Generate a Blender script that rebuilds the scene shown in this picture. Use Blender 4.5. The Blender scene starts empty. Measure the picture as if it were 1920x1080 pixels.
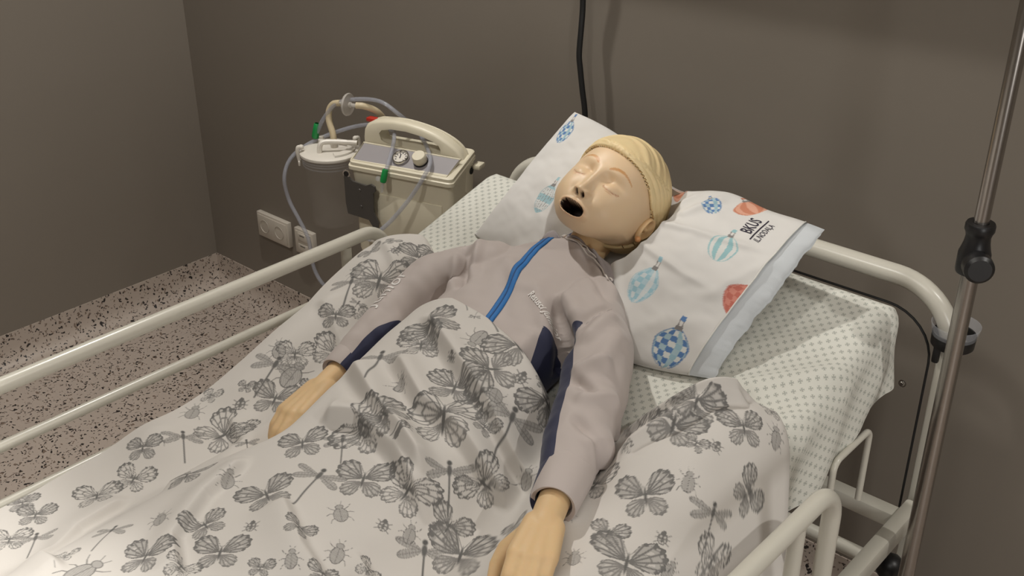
import bpy, bmesh, math, random
import numpy as np
from mathutils import Vector, Matrix
from mathutils.bvhtree import BVHTree
from math import pi, sin, cos, radians

# ------------------------------------------------------------------ camera, lights, exposure
S = bpy.context.scene
COL = S.collection
cam_d = bpy.data.cameras.new('camera')
cam_d.sensor_width = 36.0
cam_d.lens = 36.0 * 2084.0 / 1920.0
cam_d.clip_start = 0.05
cam = bpy.data.objects.new('camera', cam_d)
COL.objects.link(cam)
cam.location = (0, 0, 1.71)
cam.rotation_euler = (radians(62.5), 0, radians(41.56))
S.camera = cam
S.view_settings.view_transform = 'Standard'
S.view_settings.look = 'None'
S.view_settings.gamma = 1.0
S.view_settings.use_curve_mapping = False
S.view_settings.exposure = -0.18

world = bpy.data.worlds.new('world')
S.world = world
world.use_nodes = True
world.node_tree.nodes['Background'].inputs[0].default_value = (1.0, 0.96, 0.92, 1)
world.node_tree.nodes['Background'].inputs[1].default_value = 0.05

def lamp(name, loc, power, radius, aim=None, angle=150, blend=0.6, color=(1.0, 0.972, 0.918)):
    d = bpy.data.lights.new(name, 'SPOT')
    d.energy = power; d.shadow_soft_size = radius; d.color = color
    d.spot_size = radians(angle); d.spot_blend = blend
    o = bpy.data.objects.new(name, d); COL.objects.link(o)
    o.location = loc
    if aim is not None:
        v = Vector(aim) - Vector(loc)
        o.rotation_euler = v.to_track_quat('-Z', 'Y').to_euler()
    return o
# ceiling downlights (all above the frame); the right-hand one is added fill
lamp('ceiling_spot', (-2.0, 1.42, 2.62), 88, 0.03, angle=150)
lamp('ceiling_spot', (-1.30, 0.10, 2.62), 122, 0.10, angle=115, blend=1.0)
lamp('ceiling_spot', (0.95, 1.40, 2.62), 88, 0.03, angle=140, blend=1.0)
pd = bpy.data.lights.new('ceiling_fill', 'AREA'); pd.shape = 'RECTANGLE'; pd.size = 1.2; pd.size_y = 1.2; pd.energy = 26; pd.color = (1.0, .972, .918)
po = bpy.data.objects.new('ceiling_fill', pd); COL.objects.link(po); po.location = (-.2, -.5, 2.68)  # added soft overhead fill, not a fixture of the room
# added area light at the right-hand wall, lifts headboard and right side
wd = bpy.data.lights.new('side_fill_light', 'AREA'); wd.shape = 'RECTANGLE'; wd.size = .55; wd.size_y = .80; wd.energy = 30; wd.color = (1.0, .985, .96)
wo = bpy.data.objects.new('side_fill_light', wd); COL.objects.link(wo); wo.location = (1.84, -.62, 1.15)
wo.rotation_euler = (Vector((-.9, 1.4, .8)) - Vector((1.84, -.62, 1.15))).to_track_quat('-Z', 'Y').to_euler()

# ------------------------------------------------------------------ materials
def srgb(r, g, b):
    f = lambda c: ((c / 255 + 0.055) / 1.055) ** 2.4 if c > 10 else c / 255 / 12.92
    return (f(r), f(g), f(b), 1.0)

class NT:
    """small helper round a node tree"""
    def __init__(s, m):
        s.t = m.node_tree; s.n = s.t.nodes; s.l = s.t.links
    def add(s, typ, **kw):
        nd = s.n.new(typ)
        for k, v in kw.items(): setattr(nd, k, v)
        return nd
    def link(s, a, b): s.l.new(a, b)
    def math(s, op, a, b=None, c=None):
        nd = s.n.new('ShaderNodeMath'); nd.operation = op
        for i, v in enumerate((a, b, c)):
            if v is None: continue
            if isinstance(v, (int, float)): nd.inputs[i].default_value = v
            else: s.l.new(v, nd.inputs[i])
        return nd.outputs[0]
    def mix(s, fac, a, b):
        nd = s.n.new('ShaderNodeMix'); nd.data_type = 'RGBA'
        for i, v in ((0, fac), (6, a), (7, b)):
            if isinstance(v, (int, float)): nd.inputs[i].default_value = v
            elif isinstance(v, tuple): nd.inputs[i].default_value = v
            else: s.l.new(v, nd.inputs[i])
        return nd.outputs[2]

def mat(name, col, rough=0.5, metal=0.0, noise=0.04, nscale=30.0, bump=0.0, bscale=200.0, alpha=1.0, spec=0.5, sheen=0.0, sss=0.0):
    m = bpy.data.materials.new(name); m.use_nodes = True
    k = NT(m); p = k.n['Principled BSDF']
    p.inputs['Roughness'].default_value = rough
    p.inputs['Metallic'].default_value = metal
    p.inputs['Specular IOR Level'].default_value = spec
    p.inputs['Alpha'].default_value = alpha
    p.inputs['Sheen Weight'].default_value = sheen
    if sss:
        p.inputs['Subsurface Weight'].default_value = sss
        p.inputs['Subsurface Radius'].default_value = (1.0, 0.5, 0.3)
        p.inputs['Subsurface Scale'].default_value = 0.006
    tc = k.add('ShaderNodeTexCoord')
    nz = k.add('ShaderNodeTexNoise'); nz.inputs['Scale'].default_value = nscale; nz.inputs['Detail'].default_value = 4
    k.link(tc.outputs['Object'], nz.inputs['Vector'])
    a = tuple(c * (1 - noise) for c in col[:3]) + (1,)
    b = tuple(min(1, c * (1 + noise)) for c in col[:3]) + (1,)
    k.link(k.mix(nz.outputs['Fac'], a, b), p.inputs['Base Color'])
    if bump:
        n2 = k.add('ShaderNodeTexNoise'); n2.inputs['Scale'].default_value = bscale; n2.inputs['Detail'].default_value = 3
        k.link(tc.outputs['Object'], n2.inputs['Vector'])
        bp = k.add('ShaderNodeBump'); bp.inputs['Strength'].default_value = bump; bp.inputs['Distance'].default_value = 0.002
        k.link(n2.outputs['Fac'], bp.inputs['Height']); k.link(bp.outputs['Normal'], p.inputs['Normal'])
    return m

M = {}
M['wall'] = mat('wall_paint', srgb(123, 115, 105), 0.62, noise=0.02, nscale=3, bump=0.05, bscale=120)
M['ceiling'] = mat('ceiling_paint', srgb(215, 210, 203), 0.8)
M['white_enamel'] = mat('white_enamel', srgb(200, 196, 184), 0.28, noise=0.015)
M['headboard'] = mat('headboard_laminate', srgb(200, 189, 170), 0.45, noise=0.03, nscale=12)
M['black_plastic'] = mat('black_plastic', srgb(22, 21, 22), 0.4)
M['black_rubber'] = mat('black_rubber', srgb(18, 18, 18), 0.6)
M['steel'] = mat('brushed_steel', srgb(168, 163, 158), 0.27, metal=1.0, noise=0.06, nscale=90)
M['chrome'] = mat('chrome', srgb(200, 198, 194), 0.15, metal=1.0)
M['dark_plate'] = mat('grey_plate', srgb(84, 81, 78), 0.45, metal=0.3)
M['cream'] = mat('cream_plastic', srgb(214, 206, 184), 0.4, noise=0.02)
M['white_plastic'] = mat('white_plastic', srgb(212, 206, 196), 0.4, noise=0.02)
M['socket'] = mat('socket_plastic', srgb(196, 188, 176), 0.4, noise=0.02)
M['panel_grey'] = mat('panel_grey', srgb(142, 137, 139), 0.45)
M['green'] = mat('green_connector', srgb(20, 138, 68), 0.4)
M['red'] = mat('red_switch', srgb(178, 44, 30), 0.4)
M['clear'] = mat('clear_plastic', srgb(200, 202, 208), 0.08, alpha=0.22)
M['clear_tube'] = mat('clear_tube', srgb(176, 178, 188), 0.12, alpha=0.42)
M['jar'] = mat('jar_plastic', srgb(186, 180, 172), 0.1, alpha=0.065)
M['filter'] = mat('filter_plastic', srgb(206, 200, 192), 0.25, alpha=0.55)
M['latex'] = mat('latex_hose', srgb(206, 190, 158), 0.4, alpha=0.92)
M['skin'] = mat('vinyl_skin', srgb(218, 186, 142), 0.52, spec=0.35, noise=0.03, nscale=25, sss=0.25)
M['hair'] = mat('moulded_hair', srgb(226, 203, 156), 0.5, noise=0.05, nscale=60, sss=0.1)
M['mattress'] = mat('mattress_cover', srgb(90, 100, 115), 0.6)
M['blue'] = mat('zip_tape', srgb(40, 112, 180), 0.7, bump=0.3, bscale=900)
M['blue_dark'] = mat('zip_teeth', srgb(22, 74, 130), 0.5, bump=0.6, bscale=1200)
M['navy_cloth'] = mat('navy_cloth', srgb(38, 42, 72), 0.75, bump=0.15, bscale=700)
M['collar'] = mat('collar_cloth', srgb(158, 150, 150), 0.8, bump=0.15, bscale=700)
M['cord'] = mat('cord_cloth', srgb(206, 198, 192), 0.8)
M['print_white'] = mat('pale_print', srgb(230, 226, 222), 0.6)
M['pillow_hem'] = mat('pillow_hem_cloth', srgb(214, 212, 206), 0.85)
M['cuff'] = mat('navy_cuff_cloth', srgb(44, 48, 82), 0.8)
M['ink'] = mat('dark_print', srgb(44, 38, 54), 0.8)
M['insert'] = mat('pillow_insert_cloth', srgb(196, 200, 203), 0.85, noise=0.03, bump=0.1, bscale=500)

def speckle():
    m = bpy.data.materials.new('speckled_vinyl'); m.use_nodes = True
    k = NT(m); p = k.n['Principled BSDF']; p.inputs['Roughness'].default_value = 0.42
    tc = k.add('ShaderNodeTexCoord')
    base = srgb(174, 161, 150)
    col = k.mix(0.0, base, base)
    dn = k.add('ShaderNodeTexNoise'); dn.inputs['Scale'].default_value = 45; dn.inputs['Detail'].default_value = 2
    k.link(tc.outputs['Object'], dn.inputs['Vector'])
    dm = k.add('ShaderNodeVectorMath', operation='MULTIPLY_ADD')
    dm.inputs[1].default_value = (0.030,) * 3; k.link(dn.outputs['Color'], dm.inputs[0]); k.link(tc.outputs['Object'], dm.inputs[2])
    for (sc, thr, pick, c, rot, asp) in ((58, 0.22, 0.45, srgb(118, 102, 90), 0.5, (1, 2.1, 1.4)), (64, 0.19, 0.42, srgb(104, 90, 82), -0.9, (2.2, 1, 1.5)),
                                    (66, 0.22, 0.44, srgb(44, 38, 36), 1.2, (1, 2.0, 1.5)), (60, 0.20, 0.42, srgb(36, 31, 30), -0.35, (2.1, 1, 1.5)),
                                    (110, 0.24, 0.25, srgb(40, 34, 32), 0.2, (1.4, 1, 1.2))):
        mp = k.add('ShaderNodeMapping'); mp.inputs['Rotation'].default_value = (0.4, 0.3, rot); mp.inputs['Scale'].default_value = asp
        k.link(dm.outputs[0], mp.inputs['Vector'])
        v = k.add('ShaderNodeTexVoronoi'); v.inputs['Scale'].default_value = sc
        k.link(mp.outputs['Vector'], v.inputs['Vector'])
        sp = k.add('ShaderNodeSeparateColor'); k.link(v.outputs['Color'], sp.inputs[0])
        t = k.math('MULTIPLY', k.math('LESS_THAN', sp.outputs[0], pick), k.math('MULTIPLY', sp.outputs[1], thr * 2))
        msk = k.math('LESS_THAN', v.outputs['Distance'], t)
        col = k.mix(msk, col, c)
    k.link(col, p.inputs['Base Color'])
    return m
M['vinyl'] = speckle()

def sheet_mat():
    m = bpy.data.materials.new('sheet_print'); m.use_nodes = True
    k = NT(m); p = k.n['Principled BSDF']; p.inputs['Roughness'].default_value = 0.85
    at = k.add('ShaderNodeAttribute'); at.attribute_name = 'clothuv'
    sx = k.add('ShaderNodeSeparateXYZ'); k.link(at.outputs['Vector'], sx.inputs[0])
    P = 0.0128
    u = k.math('DIVIDE', k.math('ADD', sx.outputs[0], sx.outputs[1]), P * 1.414)
    v = k.math('DIVIDE', k.math('SUBTRACT', sx.outputs[0], sx.outputs[1]), P * 1.414)
    fu = k.math('ABSOLUTE', k.math('SUBTRACT', k.math('FRACT', u), 0.5))
    fv = k.math('ABSOLUTE', k.math('SUBTRACT', k.math('FRACT', v), 0.5))
    mx = k.math('MAXIMUM', fu, fv); mn = k.math('MINIMUM', fu, fv)
    arm = k.math('MULTIPLY', k.math('LESS_THAN', mx, 0.27), k.math('LESS_THAN', mn, 0.075))
    rim = k.math('MULTIPLY', k.math('GREATER_THAN', mx, 0.20), k.math('LESS_THAN', mx, 0.27))
    dot = k.math('MULTIPLY', rim, k.math('LESS_THAN', mn, 0.14))
    msk = k.math('MULTIPLY', k.math('MAXIMUM', arm, dot), 0.62)
    k.link(k.mix(msk, srgb(213, 212, 203), srgb(138, 142, 134)), p.inputs['Base Color'])
    nz = k.add('ShaderNodeTexNoise'); nz.inputs['Scale'].default_value = 900
    bp = k.add('ShaderNodeBump'); bp.inputs['Strength'].default_value = 0.08; bp.inputs['Distance'].default_value = 0.001
    k.link(nz.outputs['Fac'], bp.inputs['Height']); k.link(bp.outputs['Normal'], p.inputs['Normal'])
    return m
M['sheet'] = sheet_mat()

def attr_mat(name, c0, ink, attr, rough=0.85, bump=0.08):
    """white cloth with an ink print stored per vertex (0..1)"""
    m = bpy.data.materials.new(name); m.use_nodes = True
    k = NT(m); p = k.n['Principled BSDF']; p.inputs['Roughness'].default_value = rough
    at = k.add('ShaderNodeAttribute'); at.attribute_name = attr
    k.link(k.mix(at.outputs['Fac'], c0, ink), p.inputs['Base Color'])
    nz = k.add('ShaderNodeTexNoise'); nz.inputs['Scale'].default_value = 700
    tc = k.add('ShaderNodeTexCoord'); k.link(tc.outputs['Object'], nz.inputs['Vector'])
    bp = k.add('ShaderNodeBump'); bp.inputs['Strength'].default_value = bump; bp.inputs['Distance'].default_value = 0.001
    k.link(nz.outputs['Fac'], bp.inputs['Height']); k.link(bp.outputs['Normal'], p.inputs['Normal'])
    return m
M['duvet'] = attr_mat('insect_print_cotton', srgb(208, 203, 197), srgb(64, 64, 64), 'ink')

def color_attr_mat(name, attr, rough=0.85, sss=0.0, bump=0.08, bscale=700):
    m = bpy.data.materials.new(name); m.use_nodes = True
    k = NT(m); p = k.n['Principled BSDF']; p.inputs['Roughness'].default_value = rough
    if sss:
        p.inputs['Subsurface Weight'].default_value = sss
        p.inputs['Subsurface Radius'].default_value = (1.0, 0.5, 0.3)
        p.inputs['Subsurface Scale'].default_value = 0.006
    at = k.add('ShaderNodeAttribute'); at.attribute_name = attr
    k.link(at.outputs['Color'], p.inputs['Base Color'])
    nz = k.add('ShaderNodeTexNoise'); nz.inputs['Scale'].default_value = bscale
    tc = k.add('ShaderNodeTexCoord'); k.link(tc.outputs['Object'], nz.inputs['Vector'])
    bp = k.add('ShaderNodeBump'); bp.inputs['Strength'].default_value = bump; bp.inputs['Distance'].default_value = 0.001
    k.link(nz.outputs['Fac'], bp.inputs['Height']); k.link(bp.outputs['Normal'], p.inputs['Normal'])
    return m
M['pillowcase'] = color_attr_mat('balloon_print_cotton', 'dye')
M['face'] = color_attr_mat('painted_vinyl_face', 'dye', rough=0.45, sss=0.2, bump=0.02, bscale=300)

def jacket_mat():
    m = bpy.data.materials.new('grey_jacket_cloth'); m.use_nodes = True
    k = NT(m); p = k.n['Principled BSDF']; p.inputs['Roughness'].default_value = 0.7
    p.inputs['Sheen Weight'].default_value = 0.15
    at = k.add('ShaderNodeAttribute'); at.attribute_name = 'navy'
    f = k.math('GREATER_THAN', at.outputs['Fac'], 0.0)
    a2 = k.add('ShaderNodeAttribute'); a2.attribute_name = 'seam'
    s = k.math('LESS_THAN', k.math('ABSOLUTE', a2.outputs['Fac']), 0.0009)
    col = k.mix(f, srgb(186, 175, 170), srgb(34, 38, 68))
    k.link(k.mix(k.math('MULTIPLY', s, 0.35), col, srgb(96, 88, 88)), p.inputs['Base Color'])
    nz = k.add('ShaderNodeTexNoise'); nz.inputs['Scale'].default_value = 800
    tc = k.add('ShaderNodeTexCoord'); k.link(tc.outputs['Object'], nz.inputs['Vector'])
    bp = k.add('ShaderNodeBump'); bp.inputs['Strength'].default_value = 0.06; bp.inputs['Distance'].default_value = 0.001
    k.link(nz.outputs['Fac'], bp.inputs['Height']); k.link(bp.outputs['Normal'], p.inputs['Normal'])
    return m
M['jacket'] = jacket_mat()

# ------------------------------------------------------------------ object helpers
def mesh(name, V, F, smooth=True):
    me = bpy.data.meshes.new(name)
    V = np.asarray(V, dtype=np.float32)
    if isinstance(F, np.ndarray):
        n, k = F.shape
        me.vertices.add(len(V)); me.vertices.foreach_set('co', V.ravel())
        me.loops.add(n * k); me.loops.foreach_set('vertex_index', F.astype(np.int32).ravel())
        me.polygons.add(n)
        me.polygons.foreach_set('loop_start', np.arange(0, n * k, k, dtype=np.int32))
        me.update(calc_edges=True)
    else:
        me.from_pydata([tuple(map(float, v)) for v in V], [], F)
    if smooth: me.polygons.foreach_set('use_smooth', np.ones(len(me.polygons), dtype=bool))
    me.validate()
    return me

def link(name, me, material=None, parent=None):
    o = bpy.data.objects.new(name, me); COL.objects.link(o)
    if material is not None:
        me.materials.clear(); me.materials.append(material)
    if parent is not None: o.parent = parent
    return o

def tag(o, label=None, cat=None, group=None, kind=None):
    if label: o['label'] = label
    if cat: o['category'] = cat
    if group: o['group'] = group
    if kind: o['kind'] = kind
    return o

def empty(name, loc, label=None, cat=None, group=None, rotz=0.0):
    o = bpy.data.objects.new(name, None); COL.objects.link(o)
    o.location = loc; o.rotation_euler = (0, 0, rotz); o.empty_display_size = 0.1
    return tag(o, label, cat, group)

class MB:
    """collects shapes, world (or local) coordinates, into ONE mesh"""
    def __init__(s): s.V = []; s.F = []
    def put(s, V, F):
        b = len(s.V); s.V += [tuple(v) for v in V]; s.F += [[i + b for i in f] for f in F]; return s
    def box(s, c, size, rotz=0.0, bev=0.003):
        bm = bmesh.new(); bmesh.ops.create_cube(bm, size=1.0)
        bmesh.ops.scale(bm, vec=size, verts=bm.verts)
        if bev: bmesh.ops.bevel(bm, geom=bm.edges[:], offset=min(bev, min(size) * .45), segments=2, affect='EDGES', profile=0.5)
        bmesh.ops.rotate(bm, cent=(0, 0, 0), matrix=Matrix.Rotation(rotz, 3, 'Z'), verts=bm.verts)
        bmesh.ops.translate(bm, vec=c, verts=bm.verts)
        bm.verts.index_update()
        s.put([v.co[:] for v in bm.verts], [[v.index for v in f.verts] for f in bm.faces]); bm.free(); return s
    def tube(s, P, r, n=16, smooth=0, closed=False, cap=True):
        P = [Vector(p) for p in P]
        if smooth: P = spline(P, smooth, closed)
        R = r if hasattr(r, '__len__') else [r] * len(P)
        if len(R) != len(P): R = np.interp(np.linspace(0, 1, len(P)), np.linspace(0, 1, len(R)), R)
        m = len(P); V = []; F = []
        T = []
        for i in range(m):
            a = P[(i - 1) % m] if (closed or i > 0) else P[i]
            b = P[(i + 1) % m] if (closed or i < m - 1) else P[i]
            T.append((b - a).normalized())
        up = Vector((0, 0, 1)) if abs(T[0].z) < .9 else Vector((1, 0, 0))
        N = (up - T[0] * up.dot(T[0])).normalized()
        for i in range(m):
            N = (N - T[i] * N.dot(T[i])).normalized(); B = T[i].cross(N)
            for j in range(n):
                a = 2 * pi * j / n
                V.append(P[i] + (N * cos(a) + B * sin(a)) * R[i])
        for i in range(m if closed else m - 1):
            for j in range(n):
                k = (i + 1) % m
                F.append([i * n + j, i * n + (j + 1) % n, k * n + (j + 1) % n, k * n + j])
        if cap and not closed:
            F.append(list(range(n))[::-1]); F.append([(m - 1) * n + j for j in range(n)])
        return s.put(V, F)
    def lathe(s, prof, c=(0, 0, 0), axis=(0, 0, 1), n=32, a0=0.0, a1=2 * pi):
        ax = Vector(axis).normalized(); q = Vector((0, 0, 1)).rotation_difference(ax)
        full = abs(a1 - a0 - 2 * pi) < 1e-6
        V = []; F = []; m = len(prof); cols = n if full else n + 1
        for j in range(cols):
            a = a0 + (a1 - a0) * j / n
            for (r, z) in prof:
                V.append(Vector(c) + q @ Vector((r * cos(a), r * sin(a), z)))
        for j in range(n):
            for i in range(m - 1):
                b = (j + 1) % cols
                F.append([j * m + i, b * m + i, b * m + i + 1, j * m + i + 1])
        return s.put(V, F)
    def ball(s, c, r, sub=2, scale=(1, 1, 1)):
        bm = bmesh.new(); bmesh.ops.create_icosphere(bm, subdivisions=sub, radius=r)
        bm.verts.index_update()
        s.put([(c[0] + v.co.x * scale[0], c[1] + v.co.y * scale[1], c[2] + v.co.z * scale[2]) for v in bm.verts], [[v.index for v in f.verts] for f in bm.faces]); bm.free(); return s
    def prism(s, poly, z0, z1, frame=None):
        """outline (u,w) extruded from z0 to z1 along the third axis; frame maps (u, v, w) to a point"""
        fr = frame or (lambda u, v, w: (u, w, v))
        n = len(poly)
        V = [fr(u, z0, w) for u, w in poly] + [fr(u, z1, w) for u, w in poly]
        F = [list(range(n))[::-1], list(range(n, 2 * n))] + [[i, (i + 1) % n, n + (i + 1) % n, n + i] for i in range(n)]
        return s.put(V, F)
    def build(s, name, material, parent=None, smooth=True, sharp=40):
        bm = bmesh.new()
        vs = [bm.verts.new(v) for v in s.V]
        for f in s.F:
            try: bm.faces.new([vs[i] for i in f])
            except ValueError: pass
        bmesh.ops.remove_doubles(bm, verts=bm.verts, dist=1e-6)
        bmesh.ops.recalc_face_normals(bm, faces=bm.faces)
        for e in bm.edges:
            if len(e.link_faces) == 2 and e.calc_face_angle(0) > radians(sharp): e.smooth = False
        for f in bm.faces: f.smooth = smooth
        me = bpy.data.meshes.new(name); bm.to_mesh(me); bm.free()
        o = link(name, me, material)
        if parent is not None:
            o.parent = parent
            bpy.context.view_layer.update()
            o.matrix_parent_inverse = parent.matrix_world.inverted()
        return o

def spline(P, k, closed=False):
    P = [Vector(p) for p in P]; n = len(P); out = []
    rng = range(n) if closed else range(n - 1)
    for i in rng:
        p0 = P[(i - 1) % n] if (closed or i > 0) else P[0] * 2 - P[1]
        p1 = P[i]; p2 = P[(i + 1) % n]
        p3 = P[(i + 2) % n] if (closed or i + 2 < n) else P[-1] * 2 - P[-2]
        for j in range(k):
            t = j / k
            out.append(0.5 * ((2 * p1) + (p2 - p0) * t + (2 * p0 - 5 * p1 + 4 * p2 - p3) * t * t + (3 * p1 - p0 - 3 * p2 + p3) * t ** 3))
    if not closed: out.append(P[-1])
    return out

def arc_path(P, r, k=8):
    """polyline with its inner corners rounded to radius r"""
    P = [Vector(p) for p in P]; out = [P[0]]
    for i in range(1, len(P) - 1):
        a = (P[i - 1] - P[i]).normalized(); b = (P[i + 1] - P[i]).normalized()
        ang = a.angle(b); d = r / math.tan(ang / 2)
        c = P[i] + (a + b).normalized() * (r / sin(ang / 2))
        s = P[i] + a * d; e = P[i] + b * d
        va = s - c; vb = e - c; tot = va.angle(vb); axis = va.cross(vb).normalized()
        for j in range(k + 1):
            out.append(c + Matrix.Rotation(tot * j / k, 3, axis) @ va)
    out.append(P[-1]); return out

def adopt(o, parent):
    o.parent = parent
    bpy.context.view_layer.update()
    o.matrix_parent_inverse = parent.matrix_world.inverted()
    return o

def sstep(a, b, x):
    t = np.clip((x - a) / (b - a), 0, 1); return t * t * (3 - 2 * t)

def set_attr(me, name, typ, data):
    a = me.attributes.new(name, typ, 'POINT')
    if typ == 'FLOAT': a.data.foreach_set('value', np.asarray(data, np.float32).ravel())
    elif typ == 'FLOAT_VECTOR': a.data.foreach_set('vector', np.asarray(data, np.float32).ravel())
    else: a.data.foreach_set('color', np.asarray(data, np.float32).ravel())

def verts_np(me):
    V = np.empty(len(me.vertices) * 3, np.float32); me.vertices.foreach_get('co', V); return V.reshape(-1, 3)

def fused(name, mb, voxel, iters=6, fac=0.5):
    """several overlapping closed shapes fused into one continuous surface"""
    o = mb.build(name, None)
    md = o.modifiers.new('fuse', 'REMESH'); md.mode = 'VOXEL'; md.voxel_size = voxel
    sm = o.modifiers.new('relax', 'SMOOTH'); sm.factor = fac; sm.iterations = iters
    bpy.context.view_layer.update()
    dg = bpy.context.evaluated_depsgraph_get()
    me = bpy.data.meshes.new_from_object(o.evaluated_get(dg))
    bpy.data.objects.remove(o)
    me.name = name
    me.polygons.foreach_set('use_smooth', np.ones(len(me.polygons), dtype=bool))
    return me

def grid_faces(nu, nv, wrap=False):
    i = np.arange(nu - 1)[:, None]; j = np.arange(nv - 1)[None, :]
    a = (i * nv + j).ravel()
    return np.stack([a, a + nv, a + nv + 1, a + 1], 1)

def bvh_of(o):
    bpy.context.view_layer.update()
    me = o.data
    V = verts_np(me)
    mw = o.matrix_world
    return BVHTree.FromPolygons([mw @ Vector(v) for v in V.tolist()], [list(p.vertices) for p in me.polygons])

#<H>
def fbm(x, y, seed=0, octaves=3):
    r = np.random.RandomState(seed); out = 0; amp = 1.0; f = 1.0
    for o in range(octaves):
        for k in range(3):
            a = r.uniform(0, 6.283); ph = r.uniform(0, 6.283); g = r.uniform(.7, 1.3) * f
            a2 = r.uniform(0, 6.283); ph2 = r.uniform(0, 6.283)
            w = np.sin((x * np.cos(a2) + y * np.sin(a2)) * g * .6 + ph2)
            out = out + amp * np.sin((x * np.cos(a) + y * np.sin(a)) * g + ph + 1.3 * w) / 3
        amp *= .5; f *= 2.03
    return out

def matt(y):
    m = .88 - .29 * (1.55 - y); f = .655
    return .5 * (m + f + np.sqrt((m - f) ** 2 + .04 ** 2))

def seg_d(x, y, ax, ay, bx, by):
    dx, dy = bx - ax, by - ay; L2 = dx * dx + dy * dy + 1e-12
    t = np.clip(((x - ax) * dx + (y - ay) * dy) / L2, 0, 1)
    return np.hypot(x - ax - t * dx, y - ay - t * dy), t

def poly_d(x, y, P):
    """distance to polyline, and signed side (positive = left of travel)"""
    best = np.full(np.shape(x), 1e9); side = np.zeros(np.shape(x)); tt = np.zeros(np.shape(x))
    n = len(P) - 1
    for i in range(n):
        d, t = seg_d(x, y, P[i][0], P[i][1], P[i + 1][0], P[i + 1][1])
        s = np.sign((P[i + 1][0] - P[i][0]) * (y - P[i][1]) - (P[i + 1][1] - P[i][1]) * (x - P[i][0]))
        m = d < best
        best = np.where(m, d, best); side = np.where(m, s, side); tt = np.where(m, (i + t) / n, tt)
    return best, side, tt

HEM_X = [-1.52, -1.465, -1.435, -1.37, -1.285, -1.225, -1.175, -1.135, -1.10, -1.02, -.95, -.905, -.865, -.825, -.795, -.765, -.745, -.706, -.645, -.588, -.55, -.50]
HEM_Y = [1.12, 1.20, 1.285, 1.305, 1.26, 1.18, 1.085, 1.095, 1.105, 1.10, 1.085, 1.07, 1.06, 1.02, .98, 1.08, 1.14, 1.175, 1.205, 1.235, 1.205, 1.14]
def hem(x): return np.interp(x, HEM_X, HEM_Y)

RARM = [(-1.2178, 1.2501, 0.8550), (-1.2542, 1.2012, 0.8300), (-1.2507, 1.1222, 0.8050), (-1.2212, 0.9622, 0.7650), (-1.2086, 0.8790, 0.7480), (-1.1975, 0.7854, 0.7250)]
LARM = [(-.905, 1.255, .86), (-0.8298, 1.1313, 0.8500), (-0.7886, 1.0578, 0.8300), (-0.7556, 0.9787, 0.8150), (-0.7056, 0.8724, 0.8100), (-0.6704, 0.7773, 0.8000)]

FOLDS = [  # polyline, height, width: the cloth left of travel stands higher and drops over the line
    ([(-1.1175, 1.0460, 0.8600), (-0.9683, 0.9868, 0.8600), (-0.8654, 0.9538, 0.8550), (-0.7779, 0.9418, 0.8400)], .022, .014),
    ([(-1.0927, 0.9596, 0.8500), (-0.9801, 0.9113, 0.8500), (-0.8857, 0.9056, 0.8500), (-0.7929, 0.8996, 0.8400)], .024, .015),
    ([(-1.1445, 0.9174, 0.8200), (-1.0506, 0.8770, 0.8300), (-0.9646, 0.8489, 0.8300), (-0.8829, 0.8248, 0.8200)], .023, .015),
    ([(-1.0921, 0.8133, 0.7900), (-1.0403, 0.8399, 0.8000), (-0.9532, 0.8312, 0.8000), (-0.8532, 0.7946, 0.8000)], .024, .015),
    ([(-0.7013, 0.9936, 0.8400), (-0.6596, 1.0556, 0.8500), (-0.6414, 1.1332, 0.8400), (-0.6099, 1.1827, 0.8200)], .018, .012),
    ([(-0.7562, 1.0665, 0.8400), (-0.6989, 1.0861, 0.8600), (-0.6442, 1.1346, 0.8600), (-0.6124, 1.2119, 0.8400)], .014, .011),
    ([(-1.3319, 0.8167, 0.7800), (-1.2378, 0.7785, 0.7800), (-1.2417, 0.6842, 0.7600), (-1.2059, 0.6149, 0.7500)], .012, .018),
    ([(-0.9887, 0.5024, 0.7800), (-1.0617, 0.5427, 0.7800), (-1.1050, 0.6206, 0.7800), (-1.1277, 0.7148, 0.7700)], .016, .016),
    ([(-1.1136, 0.4214, 0.7600), (-1.2194, 0.4348, 0.7600), (-1.2812, 0.5174, 0.7400), (-1.2879, 0.6111, 0.7300)], .012, .016),
    ([(-0.8210, 0.6215, 0.8000), (-0.9196, 0.6368, 0.8000), (-1.0190, 0.6797, 0.7900)], .014, .018),
    ([(-0.6795, 0.6935, 0.8400), (-0.7521, 0.6620, 0.8300), (-0.8865, 0.6884, 0.8200)], .014, .018),
    ([(-1.4647, 1.2582, 0.8500), (-1.2730, 1.1582, 0.8400), (-1.2496, 1.0487, 0.8100)], .007, .016),
    ([(-1.3983, 1.0678, 0.7900), (-1.2633, 1.0114, 0.7800), (-1.2320, 0.8844, 0.7700)], .008, .018),
]
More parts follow.
